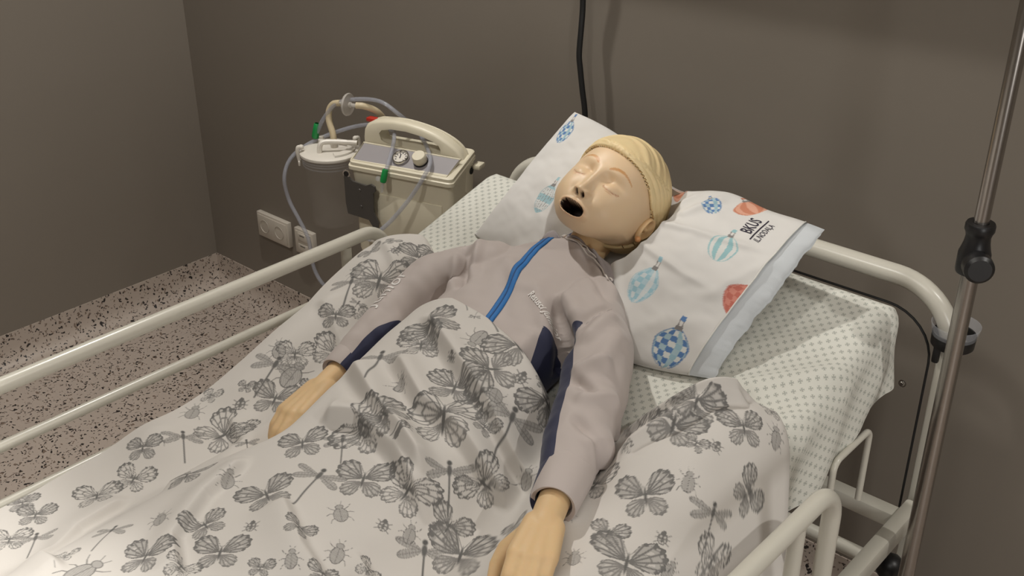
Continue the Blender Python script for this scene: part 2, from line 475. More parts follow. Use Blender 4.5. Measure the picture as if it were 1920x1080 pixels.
def duvet_z(x, y):
    x = np.asarray(x, float); y = np.asarray(y, float)
    m = matt(y)
    z = m + .018 + .006 * fbm(x * 14, y * 14, 3)
    # torso, hips and legs lying underneath
    cx = -1.018 - .02 * (1.1 - y)
    hw = .180 + .02 * np.clip((.95 - y) / .3, 0, 1)
    A = np.interp(y, [.2, .55, .8, 1.0, 1.15], [.075, .09, .10, .112, .118])
    z = z + A * np.exp(-(np.abs(x - cx) / hw) ** 5)
    # bunched cloth left of the arm, and along the left edge
    z = z + .040 * np.exp(-((x + 1.365) / .085) ** 2 - ((y - 1.21) / .12) ** 2)
    z = z + .035 * np.exp(-((x + 1.37) / .06) ** 2 - ((y - .98) / .15) ** 2)
    z = z + .035 * np.exp(-((x + 1.36) / .06) ** 2 - ((y - .70) / .06) ** 2)
    # heap right of the left arm, and the cloth under the left hand
    z = z + .092 * np.exp(-(np.abs(x + .642) / .092) ** 3 - (np.abs(y - 1.09) / .13) ** 3)
    z = z + .082 * np.exp(-((x + .64) / .14) ** 2 - ((y - .82) / .17) ** 2)
    # valleys in which the arms lie
    for ARM, rr, wd in ((RARM, .032, .052), (LARM, .036, .050)):
        d, s, t = poly_d(x, y, ARM)
        az = np.interp(t, np.linspace(0, 1, len(ARM)), [p[2] for p in ARM])
        k = np.exp(-(d / wd) ** 4)
        z = z * (1 - k) + (az - rr * np.interp(t, [0, .55, .75, 1], [1, .8, .62, .55])) * k
    for P, h, w in FOLDS:
        d, s, t = poly_d(x, y, P)
        u = -d * s / w
        e = sstep_(0, .12, t) * sstep_(0, .12, 1 - t)
        z = z + e * h * np.where(u < 0, np.exp(-(u * .55) ** 2), -.45 * np.exp(-(u * .75) ** 2) + 1.45 * np.exp(-(u * 1.6) ** 2))
    # edges fall over the mattress sides
    z = z - .16 * sstep_(-1.412 - .03 * sstep_(1.0, 1.15, y), -1.475 - .03 * sstep_(1.0, 1.15, y), x) - .14 * sstep_(-.565, -.49, x)
    # rounded hem
    dh = np.clip((hem(x) - y) / .02, 0, 1)
    z = z - .024 * (1 - np.sqrt(np.clip(1 - (1 - dh) ** 2, 0, 1)))
    return z
def sstep_(a, b, x):
    t = np.clip((x - a) / (b - a), 0, 1); return t * t * (3 - 2 * t)
#</H>

# ------------------------------------------------------------------ the room
def struct(o): o['kind'] = 'structure'; return o
X0, X1, Y0, Y1, ZC = -2.956, 1.9, -2.6, 1.85, 2.70
def slab(name, c, size, m): return struct(MB().box(c, size, bev=0).build(name, m, smooth=False))
slab('floor', ((X0 + X1) / 2, (Y0 + Y1) / 2, -.05), (X1 - X0 + .4, Y1 - Y0 + .4, .1), M['vinyl'])
slab('ceiling', ((X0 + X1) / 2, (Y0 + Y1) / 2, ZC + .05), (X1 - X0 + .4, Y1 - Y0 + .4, .1), M['ceiling'])
slab('wall_left', (X0 - .1, (Y0 + Y1) / 2, ZC / 2), (.2, Y1 - Y0 + .4, ZC), M['wall'])
slab('wall_back', ((X0 + X1) / 2, Y1 + .1, ZC / 2), (X1 - X0, .2, ZC), M['wall'])
slab('wall_right', (X1 + .1, (Y0 + Y1) / 2, ZC / 2), (.2, Y1 - Y0 + .4, ZC), M['wall'])
slab('wall_front', ((X0 + X1) / 2, Y0 - .1, ZC / 2), (X1 - X0, .2, ZC), M['wall'])

wf = MB()
for (c, sz) in (((X1 - .01, -.62, 1.60), (.06, .70, .06)), ((X1 - .01, -.62, .72), (.06, .70, .06)), ((X1 - .01, -.94, 1.16), (.06, .06, .94)), ((X1 - .01, -.30, 1.16), (.06, .06, .94))): wf.box(c, sz, bev=.004)
struct(wf.build('added_window_1', M['white_plastic']))  # unseen frame, added to go with the side light
def cove(name, p0, p1, inward):
    """coved skirting: floor vinyl swept up the wall"""
    prof = [(.0, .0), (.075, .0), (.075, .0015), (.052, .004), (.034, .011), (.019, .024), (.010, .040), (.006, .058), (.0035, .098), (.003, .102), (0, .102)]
    p0 = Vector(p0); p1 = Vector(p1); inw = Vector(inward); mb = MB(); n = len(prof)
    V = [p0 + inw * a + Vector((0, 0, b)) for a, b in prof] + [p1 + inw * a + Vector((0, 0, b)) for a, b in prof]
    mb.put(V, [[i, i + 1, n + i + 1, n + i] for i in range(n - 1)])
    return struct(mb.build(name, M['vinyl'], sharp=80))
cove('baseboard_left', (X0, Y0, 0), (X0, Y1, 0), (1, 0, 0))
cove('baseboard_back', (X0, Y1, 0), (X1, Y1, 0), (0, -1, 0))

# ------------------------------------------------------------------ hospital bed
bed = empty('hospital_bed', (-.98, .65, 0), 'cream hospital bed with tubular side rails and rounded headboard under the manikin', 'bed')
W = M['white_enamel']
XL, XR = -1.46, -.505
# headboard: bent tube, laminate panel with a dark edge, screws
hb = MB().tube(arc_path([(XL, 1.65, .26), (XL, 1.65, .882), (XR, 1.65, .882), (XR, 1.65, .26)], .105, 14), .0168, 20).build('headboard_tube', W, bed)
def rrect(x0, x1, z0, z1, r, k=8):
    P = []
    for (cx, cz, a) in ((x1 - r, z1 - r, 0), (x0 + r, z1 - r, pi / 2), (x0 + r, z0 + r, pi), (x1 - r, z0 + r, 1.5 * pi)):
        for j in range(k + 1):
            t = a + pi / 2 * j / k; P.append((cx + r * cos(t), cz + r * sin(t)))
    return P
pb = MB().prism(rrect(XL + .026, XR - .026, .30, .832, .085), 1.641, 1.659).build('headboard_panel', M['headboard'], bed, sharp=30)
e = rrect(XL + .0255, XR - .0255, .2995, .8325, .0855)
adopt(MB().tube([(u, 1.6405, w) for u, w in e], .0022, 8, closed=True).build('edge_trim', M['black_rubber']), pb)
for (sx, sz) in ((-.566, .693), (-1.40, .693), (-.566, .42), (-1.40, .42)):
    adopt(MB().lathe([(0, .0035), (.003, .0035), (.0045, .002), (.0048, 0), (.0068, 0), (.0068, -.002)], (sx, 1.6385, sz), (0, -1, 0), 16).build('screw', M['chrome']), pb)
# corner bumper ring: clear collar over a black carrier with two prongs
for cx in (-.499,):
    c = (cx, 1.640, .806)
    br = MB().lathe([(.0335, .012), (.031, .012), (.029, -.010), (.032, -.012), (.0338, -.010), (.0345, .010), (.0335, .012)], c, n=40).build('bumper_carrier', M['black_plastic'], bed)
    pr = MB()
    for s in (-1, 1): pr.box((cx + s * .016, 1.622, .780), (.012, .010, .034), bev=.004)
    adopt(pr.build('prong', M['black_plastic']), br)
    adopt(MB().lathe([(.030, -.002), (.0375, .028), (.0385, .028), (.0385, .026), (.032, -.004), (.030, -.002)], c, n=40).build('bumper_ring', M['clear']), br)
# side rails
def rail(x, y_end, s):
    r = empty('side_rail', (x, .5, .81)); r.parent = bed
    bpy.context.view_layer.update(); r.matrix_parent_inverse = bed.matrix_world.inverted()
    p = arc_path([(x, -.45, .50), (x, -.45, .81), (x, y_end, .81), (x, y_end, .50)], .055, 10)
    adopt(MB().tube(p, .0128, 20).build('top_bar', W), r)
    for zz in (.71, .61): adopt(MB().tube([(x, -.43, zz), (x, y_end - .10, zz)], .0092, 16).build('lower_bar', W), r)
    for yy in (-.34, y_end - .10):
        adopt(MB().tube([(x, yy, .42), (x, yy, .80)], .0105, 16).build('post', W), r)
rail(-1.51, 1.325, -1)
rail(-.46, 1.16, 1)
# undercarriage
fr = MB()
for x in (-1.47, -.50):
    fr.box((x, .60, .470), (.028, 2.04, .040), bev=.006)
for y in (-.40, .3, .95, 1.58):
    fr.box((-.985, y, .468), (.95, .03, .03), bev=.004)
fr.build('bed_frame', W, bed)
MB().box((-.985, .18, .492), (.86, 1.10, .012), bev=.003).build('mattress_platform', M['dark_plate'], bed)
MB().put([(-1.40, .74, .490), (-.60, .74, .490), (-.60, 1.54, .716), (-1.40, 1.54, .716), (-1.40, .74, .478), (-.60, .74, .478), (-.60, 1.54, .704), (-1.40, 1.54, .704)], [[0, 1, 2, 3], [7, 6, 5, 4], [0, 4, 5, 1], [1, 5, 6, 2], [2, 6, 7, 3], [3, 7, 4, 0]]).build('backrest_platform', M['dark_plate'], bed)
for x in (XL, XR):
    for y in (-.42, 1.65):
        lg = MB().tube([(x, y, .10), (x, y, .48 if y < 0 else .30)], .0185, 16).build('leg', W, bed)
        adopt(MB().lathe([(0, -.014), (.03, -.014), (.048, -.011), (.05, 0), (.048, .011), (.03, .014), (0, .014)], (x, y, .05), (1, 0, 0), 24).build('caster_wheel', M['black_rubber']), lg)
        adopt(MB().box((x, y, .098), (.04, .05, .02), bev=.006).build('caster_fork', M['dark_plate']), lg)
# head-end lifting strut, lower right, and a white mattress keeper at the right edge
MB().tube([(-.505, 1.64, .30), (-.505, 1.10, .47)], .014, 14).build('diagonal_brace', W, bed)
MB().tube([(XL, 1.65, .30), (XR, 1.65, .30)], .014, 14).build('cross_bar', W, bed)
MB().tube(arc_path([(-.548, 1.36, .55), (-.548, 1.36, .69), (-.548, 1.482, .69), (-.548, 1.482, .55)], .018, 8), .0055, 12).build('mattress_keeper', W, bed)
MB().ball((-.50, 1.56, .38), .026, 2).build('release_knob', M['black_plastic'], bed)

# ------------------------------------------------------------------ mattress with fitted sheet
mat_root = empty('mattress', (-1.0, .55, .60), 'raised mattress in a white fitted sheet printed with small grey crosses', 'mattress')
def sheet_grid(x0, x1, grow, ny, ya, yb):
    r = .04; H = .150
    prof = []; arc = []
    for z in np.linspace(-H, -r, 10)[:-1]: prof.append((x0 + .012 * (1 + z / r) * (z < -.08), z))
    for a in np.linspace(0, pi / 2, 9): prof.append((x0 + r - r * cos(a), -r + r * sin(a)))
    for x in np.linspace(x0 + r, x1 - r, 46)[1:-1]: prof.append((x, 0))
    for a in np.linspace(pi / 2, 0, 9): prof.append((x1 - r - r * cos(a + pi) * -1 if False else x1 - r + r * cos(a), -r + r * sin(a)))
    for z in np.linspace(-r, -H, 10)[1:]: prof.append((x1, z))
    prof = np.array(prof); ux = np.concatenate([[0], np.cumsum(np.hypot(*np.diff(prof, axis=0).T))])
    ys = list(np.linspace(ya, yb, ny)); rows = [(y, 0.0, 0.0) for y in ys]
    for a in np.linspace(0, pi / 2, 9)[1:]: rows.append((yb + r * sin(a), r * (1 - cos(a)), r * (1 - cos(a)) * .6))
    for z in (.06, .09, .12, .15): rows.append((yb + r, z, .03))
    V = np.zeros((len(rows), len(prof), 3)); U = np.zeros_like(V); acc = 0; py = rows[0]
    xc = (x0 + x1) / 2
    for i, (y, dz, ins) in enumerate(rows):
        acc += math.hypot(y - py[0], dz - py[1]); py = (y, dz, ins)
        zo = np.minimum(prof[:, 1], -dz)
        x = xc + (prof[:, 0] - xc) * (1 - ins / (x1 - x0) * 2)
        base = matt(y if y < yb else yb + (y - yb) * .3)
        V[i, :, 0] = x; V[i, :, 1] = y; V[i, :, 2] = base + zo
        U[i, :, 0] = ux; U[i, :, 1] = acc
    return V, U
V, U = sheet_grid(-1.444, -.556, 0, 150, -.36, 1.535)
X, Y, Z = V[..., 0], V[..., 1], V[..., 2]
rel = matt(Y) - Z
# pulled creases of the sheet on the right flank and corner, soft unevenness on top
side = sstep(.0, .05, X - (-.60))
V[..., 2] += .0025 * fbm(X * 9, Y * 9, 11) * (rel < .03)
for (ax, ay, bx, by, h, w) in ((-.80, 1.17, -.555, 1.40, .010, .016), (-.72, 1.10, -.555, 1.30, .008, .014), (-.76, 1.33, -.57, 1.49, .004, .012)):
    d, t = seg_d(X, Y + rel * .3, ax, ay, bx, by)
    V[..., 2] += h * np.exp(-(d / w) ** 2) * (rel < .05) * sstep(0, .3, t)
V[..., 0] += side * rel * (.10 * np.sin(Y * 46 + rel * 30) * .5 + .06 * np.sin(Y * 25 - 1.0))
V[..., 0] += side * .012 * np.exp(-((Y - 1.50) / .05) ** 2) * sstep(.03, .1, rel)
me = mesh('fitted_sheet', V.reshape(-1, 3), grid_faces(V.shape[0], V.shape[1]))
set_attr(me, 'clothuv', 'FLOAT_VECTOR', U.reshape(-1, 3))
adopt(link('fitted_sheet', me, M['sheet']), mat_root)
V2, _ = sheet_grid(-1.430, -.570, 0, 60, -.35, 1.48); V2[..., 2] -= .014
nv = V2.shape[1]; F2 = grid_faces(V2.shape[0], nv).tolist()
F2 += [[i * nv, i * nv + nv - 1, (i + 1) * nv + nv - 1, (i + 1) * nv] for i in range(V2.shape[0] - 1)]
adopt(link('mattress_core', mesh('mattress_core', V2.reshape(-1, 3), F2), M['mattress']), mat_root)

# ------------------------------------------------------------------ head frame (used by the pillow too)
HC = np.array([-1.026, 1.410, .976]); HS = 1.088
HR = np.array([[.975, .173, .141], [-.027, .718, -.696], [-.221, .675, .704]])
def to_head(P): return ((P - HC) @ HR) / HS
def from_head(P): return (np.asarray(P) * HS) @ HR.T + HC
sm01 = sstep
def skull(n):
    """bald head surface for unit directions n (head frame: x left of subject, y crown, z face)"""
    nx, ny, nz = n[:, 0], n[:, 1], n[:, 2]
    a = .0715; b = np.where(ny > 0, .093, .0935); c = np.where(nz > 0, .083, .098)
    lowfront = sm01(-.1, .5, nz) * sm01(.2, -.6, ny)
    p = 2.15 + .55 * lowfront
    r = (np.abs(nx / a) ** p + np.abs(ny / b) ** p + np.abs(nz / c) ** p) ** (-1 / p)
    P = n * r[:, None]
    x, y, z = P[:, 0].copy(), P[:, 1].copy(), P[:, 2].copy()
    x *= 1 - .24 * sm01(-.035, -.105, y) * sm01(-.03, .04, z)          # jaw narrows to the chin
    x *= 1 - .10 * sm01(-.02, -.09, y) * sm01(.03, -.05, z)
    x *= 1 + .035 * np.exp(-((y - .035) / .04) ** 2) * sm01(.02, -.05, z)
    low = y < -.042
    y = np.where(low, -.042 + (y + .042) * (1 - .50 * sm01(.062, .0, z)), y)                # jaw line rises from chin to ear
    z += .030 * sm01(-.02, -.09, y) * sm01(.02, -.06, z)                 # nape
    z += .010 * np.exp(-(x / .034) ** 2 - ((y + .066) / .030) ** 2) * sm01(.02, .05, z)
    return np.stack([x, y, z], 1)

# ------------------------------------------------------------------ pillow
pil_root = empty('pillow', (-.95, 1.38, .84), 'white pillow printed with hot air balloons propped under the manikin head', 'pillow')
C00, C01, C10, C11 = (np.array(c) for c in ((-1.310, 1.372, .834), (-1.218, 1.548, 1.052), (-.722, 1.270, .812), (-.690, 1.516, .986)))
def pillow_pt(s, t, side, extra=0.0):
    """s along the width, t front to back, side +1 upper face / -1 lower face"""
    P = ((1 - s) * (1 - t))[..., None] * C00 + ((1 - s) * t)[..., None] * C01 + (s * (1 - t))[..., None] * C10 + (s * t)[..., None] * C11
    N = np.array([.03, -.62, .78]); N = N / np.linalg.norm(N)
    es = np.clip(4 * s * (1 - s), 0, 1) ** .42; et = np.clip(4 * t * (1 - t), 0, 1) ** .5
    T = .040 * es * et
    sag = .052 * np.exp(-((s - .46) / .17) ** 2) * sstep(.45, 1.0, t) + .012 * np.exp(-((s - .80) / .12) ** 2) * sstep(.6, 1., t)
    bow = .066 * np.sin(pi * np.clip(s, 0, 1) ** 1.5) * (1 - t) ** 1.3
    P = P.copy(); P[..., 2] -= sag + bow * .25; P[..., 1] -= bow
    wr = .0035 * fbm(s * 13 + t * 3, t * 9 - s * 4, 21) + .0022 * fbm(s * 34, t * 22, 22)
    # creases fanning out from under the head
    for (s0, t0, s1, t1, h, w) in ((.56, .62, .95, .74, .006, .022), (.55, .5, .9, .42, .005, .02), (.53, .42, .72, .12, .006, .02),
                                   (.5, .25, .58, .02, .007, .018), (.44, .2, .50, .0, .006, .015), (.62, .7, .7, .97, .008, .02), (.57, .75, .6, .98, .007, .016), (.86, .35, .98, .8, .004, .02)):
        d, q = seg_d(s, t, s0, t0, s1, t1)
        wr = wr + h * np.exp(-(d / w) ** 2) * sstep(0, .15, q) * sstep(0, .3, 1 - q)
    P += N * (side * T + extra * side * (es * et) ** .3 + wr * (es * et) ** .6 * (1 if side > 0 else .3))[..., None]
    P[..., 2] = np.maximum(P[..., 2], matt(P[..., 1]) + .004 + (side > 0) * .004)
    P[..., 0] += (.0055 * fbm(t * 10, t * 3 + 1, 23) + .003 * fbm(t * 26, t, 24)) * sstep(.94, 1.0, s)
    if side > 0:
        # the head presses a hollow into it
        Q = to_head(P.reshape(-1, 3)); rr = np.linalg.norm(Q / np.array([.079, .108, .105]), axis=1)
        k = np.clip(1.30 - rr, 0, 1).reshape(P.shape[:-1])
        dirn = np.array([0, .45, -.9])
        P += dirn * (k * .13)[..., None]
    return P
def pillow_shell(s0, s1, ns, nt, extra, lip):
    s, t = np.meshgrid(np.linspace(s0, s1, ns), np.linspace(0, 1, nt), indexing='ij')
    up = pillow_pt(s, t, 1, extra); lo = pillow_pt(s, t, -1, extra)
    V = np.concatenate([up.reshape(-1, 3), lo.reshape(-1, 3)])
    F = np.concatenate([grid_faces(ns, nt), grid_faces(ns, nt)[:, ::-1] + ns * nt])
    n = ns * nt; j = np.arange(nt - 1); i = np.arange(ns - 1)
    st = [np.stack([i * nt, i * nt + n, (i + 1) * nt + n, (i + 1) * nt], 1),
          np.stack([i * nt + nt - 1, (i + 1) * nt + nt - 1, (i + 1) * nt + nt - 1 + n, i * nt + nt - 1 + n], 1),
          np.stack([j, j + 1, j + 1 + n, j + n], 1)]
    b = (ns - 1) * nt
    if not lip: st.append(np.stack([b + j, b + j + n, b + j + 1 + n, b + j + 1], 1))
    return V, np.concatenate([F] + st), n
CUT = .945
V, F, nup = pillow_shell(0, CUT, 400, 300, .0035, True)
me = mesh('pillowcase', V, F)
dye = np.zeros((len(V), 4), np.float32); dye[:] = srgb(211, 208, 204)
def pill_col(mask, c, a=1.0):
    m = np.clip(mask, 0, 1)[:, None] * a
    dye[:, :3] = dye[:, :3] * (1 - m) + np.array(c[:3])[None] * m
BAL = {'aqua': (srgb(156, 186, 193), srgb(206, 208, 206)), 'check_blue': (srgb(84, 120, 168), srgb(146, 178, 190), srgb(206, 208, 204)),
       'check_pale': (srgb(152, 188, 200), srgb(206, 210, 210), srgb(176, 200, 208)), 'stripe': (srgb(146, 184, 188), srgb(208, 208, 204)),
       'orange': (srgb(196, 128, 100), srgb(214, 160, 136)), 'red': (srgb(184, 104, 90), srgb(202, 132, 116))}
def balloon(bottom, tip, width, style):
    bottom = np.array(bottom); tip = np.array(tip); ax = tip - bottom; L = np.linalg.norm(ax); ax /= L
    N = np.array([.03, -.55, .83]); sd = np.cross(ax, N); sd /= np.linalg.norm(sd)
    Q = V - bottom; near = np.linalg.norm(V - (bottom + tip) / 2, axis=1) < L * .9
    near[nup:] = False
    h = (Q @ ax) / L; w = (Q @ sd) / (width / 2)
    px = .0011
    hw = np.where(h < .45, np.sqrt(np.clip(1 - ((.45 - h) / .45) ** 2, 0, 1)), np.clip(1 - ((h - .45) / .31) ** 1.55 * .82, 0, 1))
    body = near & (h > 0) & (h < .74) & (np.abs(w) < hw)
    q = np.where(hw > 0, w / np.maximum(hw, 1e-3), 0)
    lon = np.arcsin(np.clip(q, -1, 1)) / (pi / 2)          # -1..1 round the gores
    cs = BAL[style]
    if style.startswith('check') or style == 'red':
        a = np.floor((lon + 1) * 3.5).astype(int); b = np.floor(h / .105 + .3).astype(int)
        pick = (a + b) % 2
        pill_col(body, cs[-1]); pill_col(body & (pick == 0), cs[0])
        if len(cs) == 3: pill_col(body & (pick == 0) & ((a % 4) < 2) & (b % 2 == 0), cs[1]); pill_col(body & (pick == 1) & (a % 2 == 0), cs[1], .8)
    elif style == 'aqua':
        pill_col(body, cs[1]); pill_col(body & (h > .30) & (h < .48), cs[0]); pill_col(body & (h < .10), cs[0]); pill_col(body & (h > .66), cs[0])
        g = np.abs(((lon + 1) * 4) % 1 - .5); pill_col(body & (g > .43), srgb(132, 124, 122))
    else:
        a = np.floor((lon + 1) * 3.5).astype(int)
        pill_col(body, cs[1]); pill_col(body & (a % 2 == 0), cs[0])
    edge = near & (h > -.01) & (h < .74) & (np.abs(np.abs(w) - hw) < .045)
    pill_col(edge, cs[0], .6)
    pill_col(near & (h > .72) & (h < .80) & (np.abs(w) < .22), srgb(128, 124, 122))
    pill_col(near & (h > .80) & (h < .91) & (np.abs(np.abs(w) - .12) < .04), srgb(140, 134, 132))
    pill_col(near & (h > .90) & (h < 1.0) & (np.abs(w) < .15), cs[0])
balloon((-1.1674, 1.3810, 0.9199), (-1.1571, 1.4319, 0.9743), .042, 'aqua')
balloon((-0.7962, 1.2451, 0.8129), (-0.7951, 1.2997, 0.8796), .056, 'check_blue')
balloon((-0.8863, 1.2864, 0.8781), (-0.8777, 1.3491, 0.9374), .046, 'check_pale')
balloon((-0.8009, 1.3843, 0.9425), (-0.8049, 1.4451, 0.9737), .046, 'stripe')
balloon((-0.7965, 1.4959, 0.9877), (-0.8367, 1.5172, 0.9968), .058, 'orange')
balloon((-0.7303, 1.3332, 0.8822), (-0.7188, 1.4046, 0.9290), .072, 'red')
balloon((-0.6996, 1.4918, 0.9794), (-0.6898, 1.5122, 0.9859), .040, 'red')
balloon((-1.2040, 1.4845, 1.0126), (-1.2085, 1.5420, 1.0514), .030, 'check_blue')
balloon((-0.8521, 1.4544, 0.9851), (-0.8844, 1.4914, 0.9952), .030, 'check_blue')
balloon((-0.9849, 1.5418, 0.9555), (-0.9450, 1.5187, 0.9787), .030, 'orange')
set_attr(me, 'dye', 'FLOAT_COLOR', dye)
pcase = adopt(link('pillowcase', me, M['pillowcase']), pil_root)
V, F, nup2 = pillow_shell(.70, 1.0, 120, 160, -.0015, False)
adopt(link('pillow_insert', mesh('pillow_insert', V, F), M['insert']), pil_root)
# stitched hem of the open end
s = np.full((1, 260), CUT - .002); t = np.linspace(0, 1, 260)[None]
hp = pillow_pt(s, t, 1, .0040)[0]
adopt(MB().tube([tuple(p) for p in hp[::2]], .0013, 6).build('case_hem', M['pillow_hem'] if 'pillow_hem' in M else M['print_white']), pil_root)

def drape_text(name, body, font_h, origin, xdir, surf, material, lift=.0006, stretch=1.0, up_hint=(0, -.3, 1), bold=0.0):
    """lettering laid on a surface: every letter vertex is dropped on to it along the local up"""
    cu = bpy.data.curves.new(name, 'FONT'); cu.body = body; cu.size = font_h * 1.42; cu.offset = bold; cu.resolution_u = 3
    to = bpy.data.objects.new(name, cu); COL.objects.link(to); bpy.context.view_layer.update()
    me = bpy.data.meshes.new_from_object(to.evaluated_get(bpy.context.evaluated_depsgraph_get()))
    bpy.data.objects.remove(to)
    bm = bmesh.new(); bm.from_mesh(me)
    bmesh.ops.triangulate(bm, faces=bm.faces[:])
    for _ in range(3):
        el = [e for e in bm.edges if e.calc_length() > font_h * .25]
        if el: bmesh.ops.subdivide_edges(bm, edges=el, cuts=1)
    bmesh.ops.triangulate(bm, faces=bm.faces[:])
    o0 = Vector(origin); xd = Vector(xdir).normalized(); up = Vector(up_hint).normalized()
    n = (up - xd * up.dot(xd)).normalized(); yd = n.cross(xd)
    for v in bm.verts:
        p = o0 + xd * v.co.x * stretch + yd * v.co.y
        hit = surf.ray_cast(p + n * .12, -n, .3)
        v.co = (hit[0] + n * lift) if hit[0] is not None else p
    bm.to_mesh(me); bm.free()
    return link(name, me, material)
pb_ = bvh_of(pcase)
o0 = Vector((-0.7793, 1.4479, 0.9722)); xd = Vector((-0.7795, 1.4896, 0.9848)) - o0
adopt(drape_text('printed_letters', 'BKUS', .020, o0, xd, pb_, M['ink'], stretch=.55, up_hint=(.03, -.62, .78), bold=.0004), pcase)
o1 = Vector((-0.7605, 1.4417, 0.9655)); xd1 = Vector((-0.7563, 1.4728, 0.9802)) - o1
adopt(drape_text('printed_letters', 'IL.NODA\u013bA', .0105, o1, xd1, pb_, M['ink'], stretch=.55, up_hint=(.03, -.62, .78), bold=.0001), pcase)
la, lb = Vector((-0.7750, 1.4404, 0.9679)), Vector((-0.7707, 1.4878, 0.9843)); N_ = Vector((.03, -.62, .78)).normalized()
ln = []
for i in range(13):
    q = la.lerp(lb, i / 12); h_ = pb_.ray_cast(q + N_ * .1, -N_, .3); ln.append((h_[0] if h_[0] else q) + N_ * .0004)
adopt(MB().tube(ln, .0011, 6).build('printed_rule', M['ink']), pcase)

# ------------------------------------------------------------------ training manikin
man = empty('training_manikin', (-1.03, 1.15, .80), 'child training manikin in grey jacket lying in bed, mouth open, eyes shut', 'manikin')
def icosphere(sub):
    bm = bmesh.new(); bmesh.ops.create_icosphere(bm, subdivisions=sub, radius=1.0)
    bm.verts.index_update()
    V = np.array([v.co[:] for v in bm.verts]); F = np.array([[v.index for v in f.verts] for f in bm.faces]); bm.free(); return V, F
N_, F_ = icosphere(8 if False else 7)
P = skull(N_)
x, y, z = P[:, 0].copy(), P[:, 1].copy(), P[:, 2].copy()
ax_ = np.abs(x); front = sm01(.012, .045, z)
G = lambda u, s: np.exp(-(u / s) ** 2)
dz = np.zeros(len(P))
# brow, sockets, lids
dz += -.0085 * G(ax_ - .032, .0165) * G(y - .004, .0115)
dz += -.0068 * G(ax_ - .017, .0075) * G(y - .006, .0090)
dz += .0075 * G(ax_ - .032, .0120) * G(y + .001, .0078)
dz += .0018 * G(ax_ - .030, .018) * G(y - .022, .008)
lid = -.0045 - .0042 * (1 - ((ax_ - .0315) / .0135) ** 2)
inlid = np.abs(ax_ - .0315) < .0135
dz += np.where(inlid, -.0011 * G(y - lid, .0011), 0)
# cheeks, chin
dz += .0042 * G(ax_ - .038, .021) * G(y + .030, .022)
dz += .0040 * G(ax_, .016) * G(y + .092, .012)
dz += -.0022 * G(ax_, .020) * G(y + .080, .006)
# nose
ridge = np.interp(y, [-.043, -.0385, -.035, -.031, -.027, -.015, .004, .016, .026], [0, .003, .0115, .0165, .0160, .0105, .0045, .0015, 0])
wid = np.interp(y, [-.04, -.030, -.015, .005, .02], [.0100, .0095, .0080, .0075, .0095])
dz += ridge * np.exp(-(ax_ / wid) ** 2.2)
dz += .0072 * G(ax_ - .0110, .0046) * G(y + .0315, .0052)
dz += -.0016 * G(ax_ - .0185, .004) * G(y + .031, .007)
# mouth: a real opening, lips round it
my = y + .0590 - .0030 * G(ax_, .010) * 0
mr = np.sqrt((ax_ / .0200) ** 2.4 + (np.abs(my) / np.where(my > 0, .0088, .0092)) ** 2.4)
dz += .0030 * np.exp(-((mr - 1.22) / .22) ** 2) * (1 + .6 * (my < 0))
dz += -.0022 * G(ax_, .0035) * G(y + .040, .005)
dz += .004 * G(ax_, .03) * G(y + .056, .022)
P[:, 2] = z + dz * front
hole = sm01(1.03, .90, mr) * (z > .02)
P[:, 2] -= hole * .036
# nostrils
nr = np.sqrt(((ax_ - .0058 - .10 * (y + .0355)) / .0034) ** 2 + ((y + .0364) / .0038) ** 2)
nh = sm01(1.15, .55, nr) * (z > .02)
P[:, 2] -= nh * .008; P[:, 1] += nh * .003
# seam where the face mask ends
dye = np.zeros((len(P), 4), np.float32); dye[:] = srgb(218, 190, 155)
def paint(mask, c):
    m = np.clip(mask, 0, 1)[:, None]; dye[:, :3] = dye[:, :3] * (1 - m) + np.array(c[:3])[None] * m
paint(.30 * np.exp(-((mr - 1.2) / .22) ** 2) * (z > .02), srgb(206, 150, 112))
by = .0215 + .0062 * (1 - ((ax_ - .028) / .017) ** 2)
th = np.interp(ax_, [.010, .014, .030, .047, .05], [.0006, .0026, .0020, .0008, .0003])
paint(.95 * sm01(1.3, .8, np.abs(y - by) / th) * (ax_ > .010) * (ax_ < .049) * (z > .02), srgb(196, 146, 94))
paint(.9 * np.where(inlid & (z > .02), G(y - lid, .00065), 0), srgb(166, 100, 66))
paint(.45 * np.where(inlid & (z > .02), G(y - lid + .0022, .0008) * (np.sin(ax_ * 4200) > -.2), 0), srgb(176, 116, 82))
paint(sm01(1.12, 1.06, mr) * (z > .02), srgb(34, 16, 10))
paint(sm01(1.0, .8, nr) * (z > .02), srgb(40, 20, 12))
head = mesh('head', from_head(P), F_)
set_attr(head, 'dye', 'FLOAT_COLOR', dye)
head_o = adopt(link('head', head, M['face']), man)
head_o['label'] = 'pale vinyl face with closed eyes and open mouth'

# moulded hair cap
zb = np.interp(y, [-.13, -.095, -.070, -.050, -.030, -.010, .004, .012, .020, .034, .045, .052, .057], [-.030, -.022, -.014, -.016, -.022, -.022, -.016, .006, .022, .040, .058, .074, .2])
zb = zb - .010 * np.clip(.9 - ax_ / .05, 0, 1) * (y > .045) * 0
keep = z < zb
keepF = keep[F_].any(1)
d = np.clip(zb - z, 0, 1)
swirl = np.arctan2(x, y + .02); h1 = fbm(x * 38 + z * 20, y * 38 - z * 30, 31, 2)
ph = 300 * d * (.6 + .4 * (y > 0)) + 26 * x + 2.6 * h1
lock = np.sin(ph) * .0008 + np.sin(ph * 2.1 + 1.0 + h1) * .0004 + .0012 * h1
off = .0058 + .0030 * sm01(.0, .03, d) + lock * sm01(.001, .014, d)
nrm = N_ / np.array([.0715 ** 2, .101 ** 2, .09 ** 2]); nrm /= np.linalg.norm(nrm, axis=1)[:, None]
B = skull(N_)
over = z > zb
B[over, 2] = zb[over]
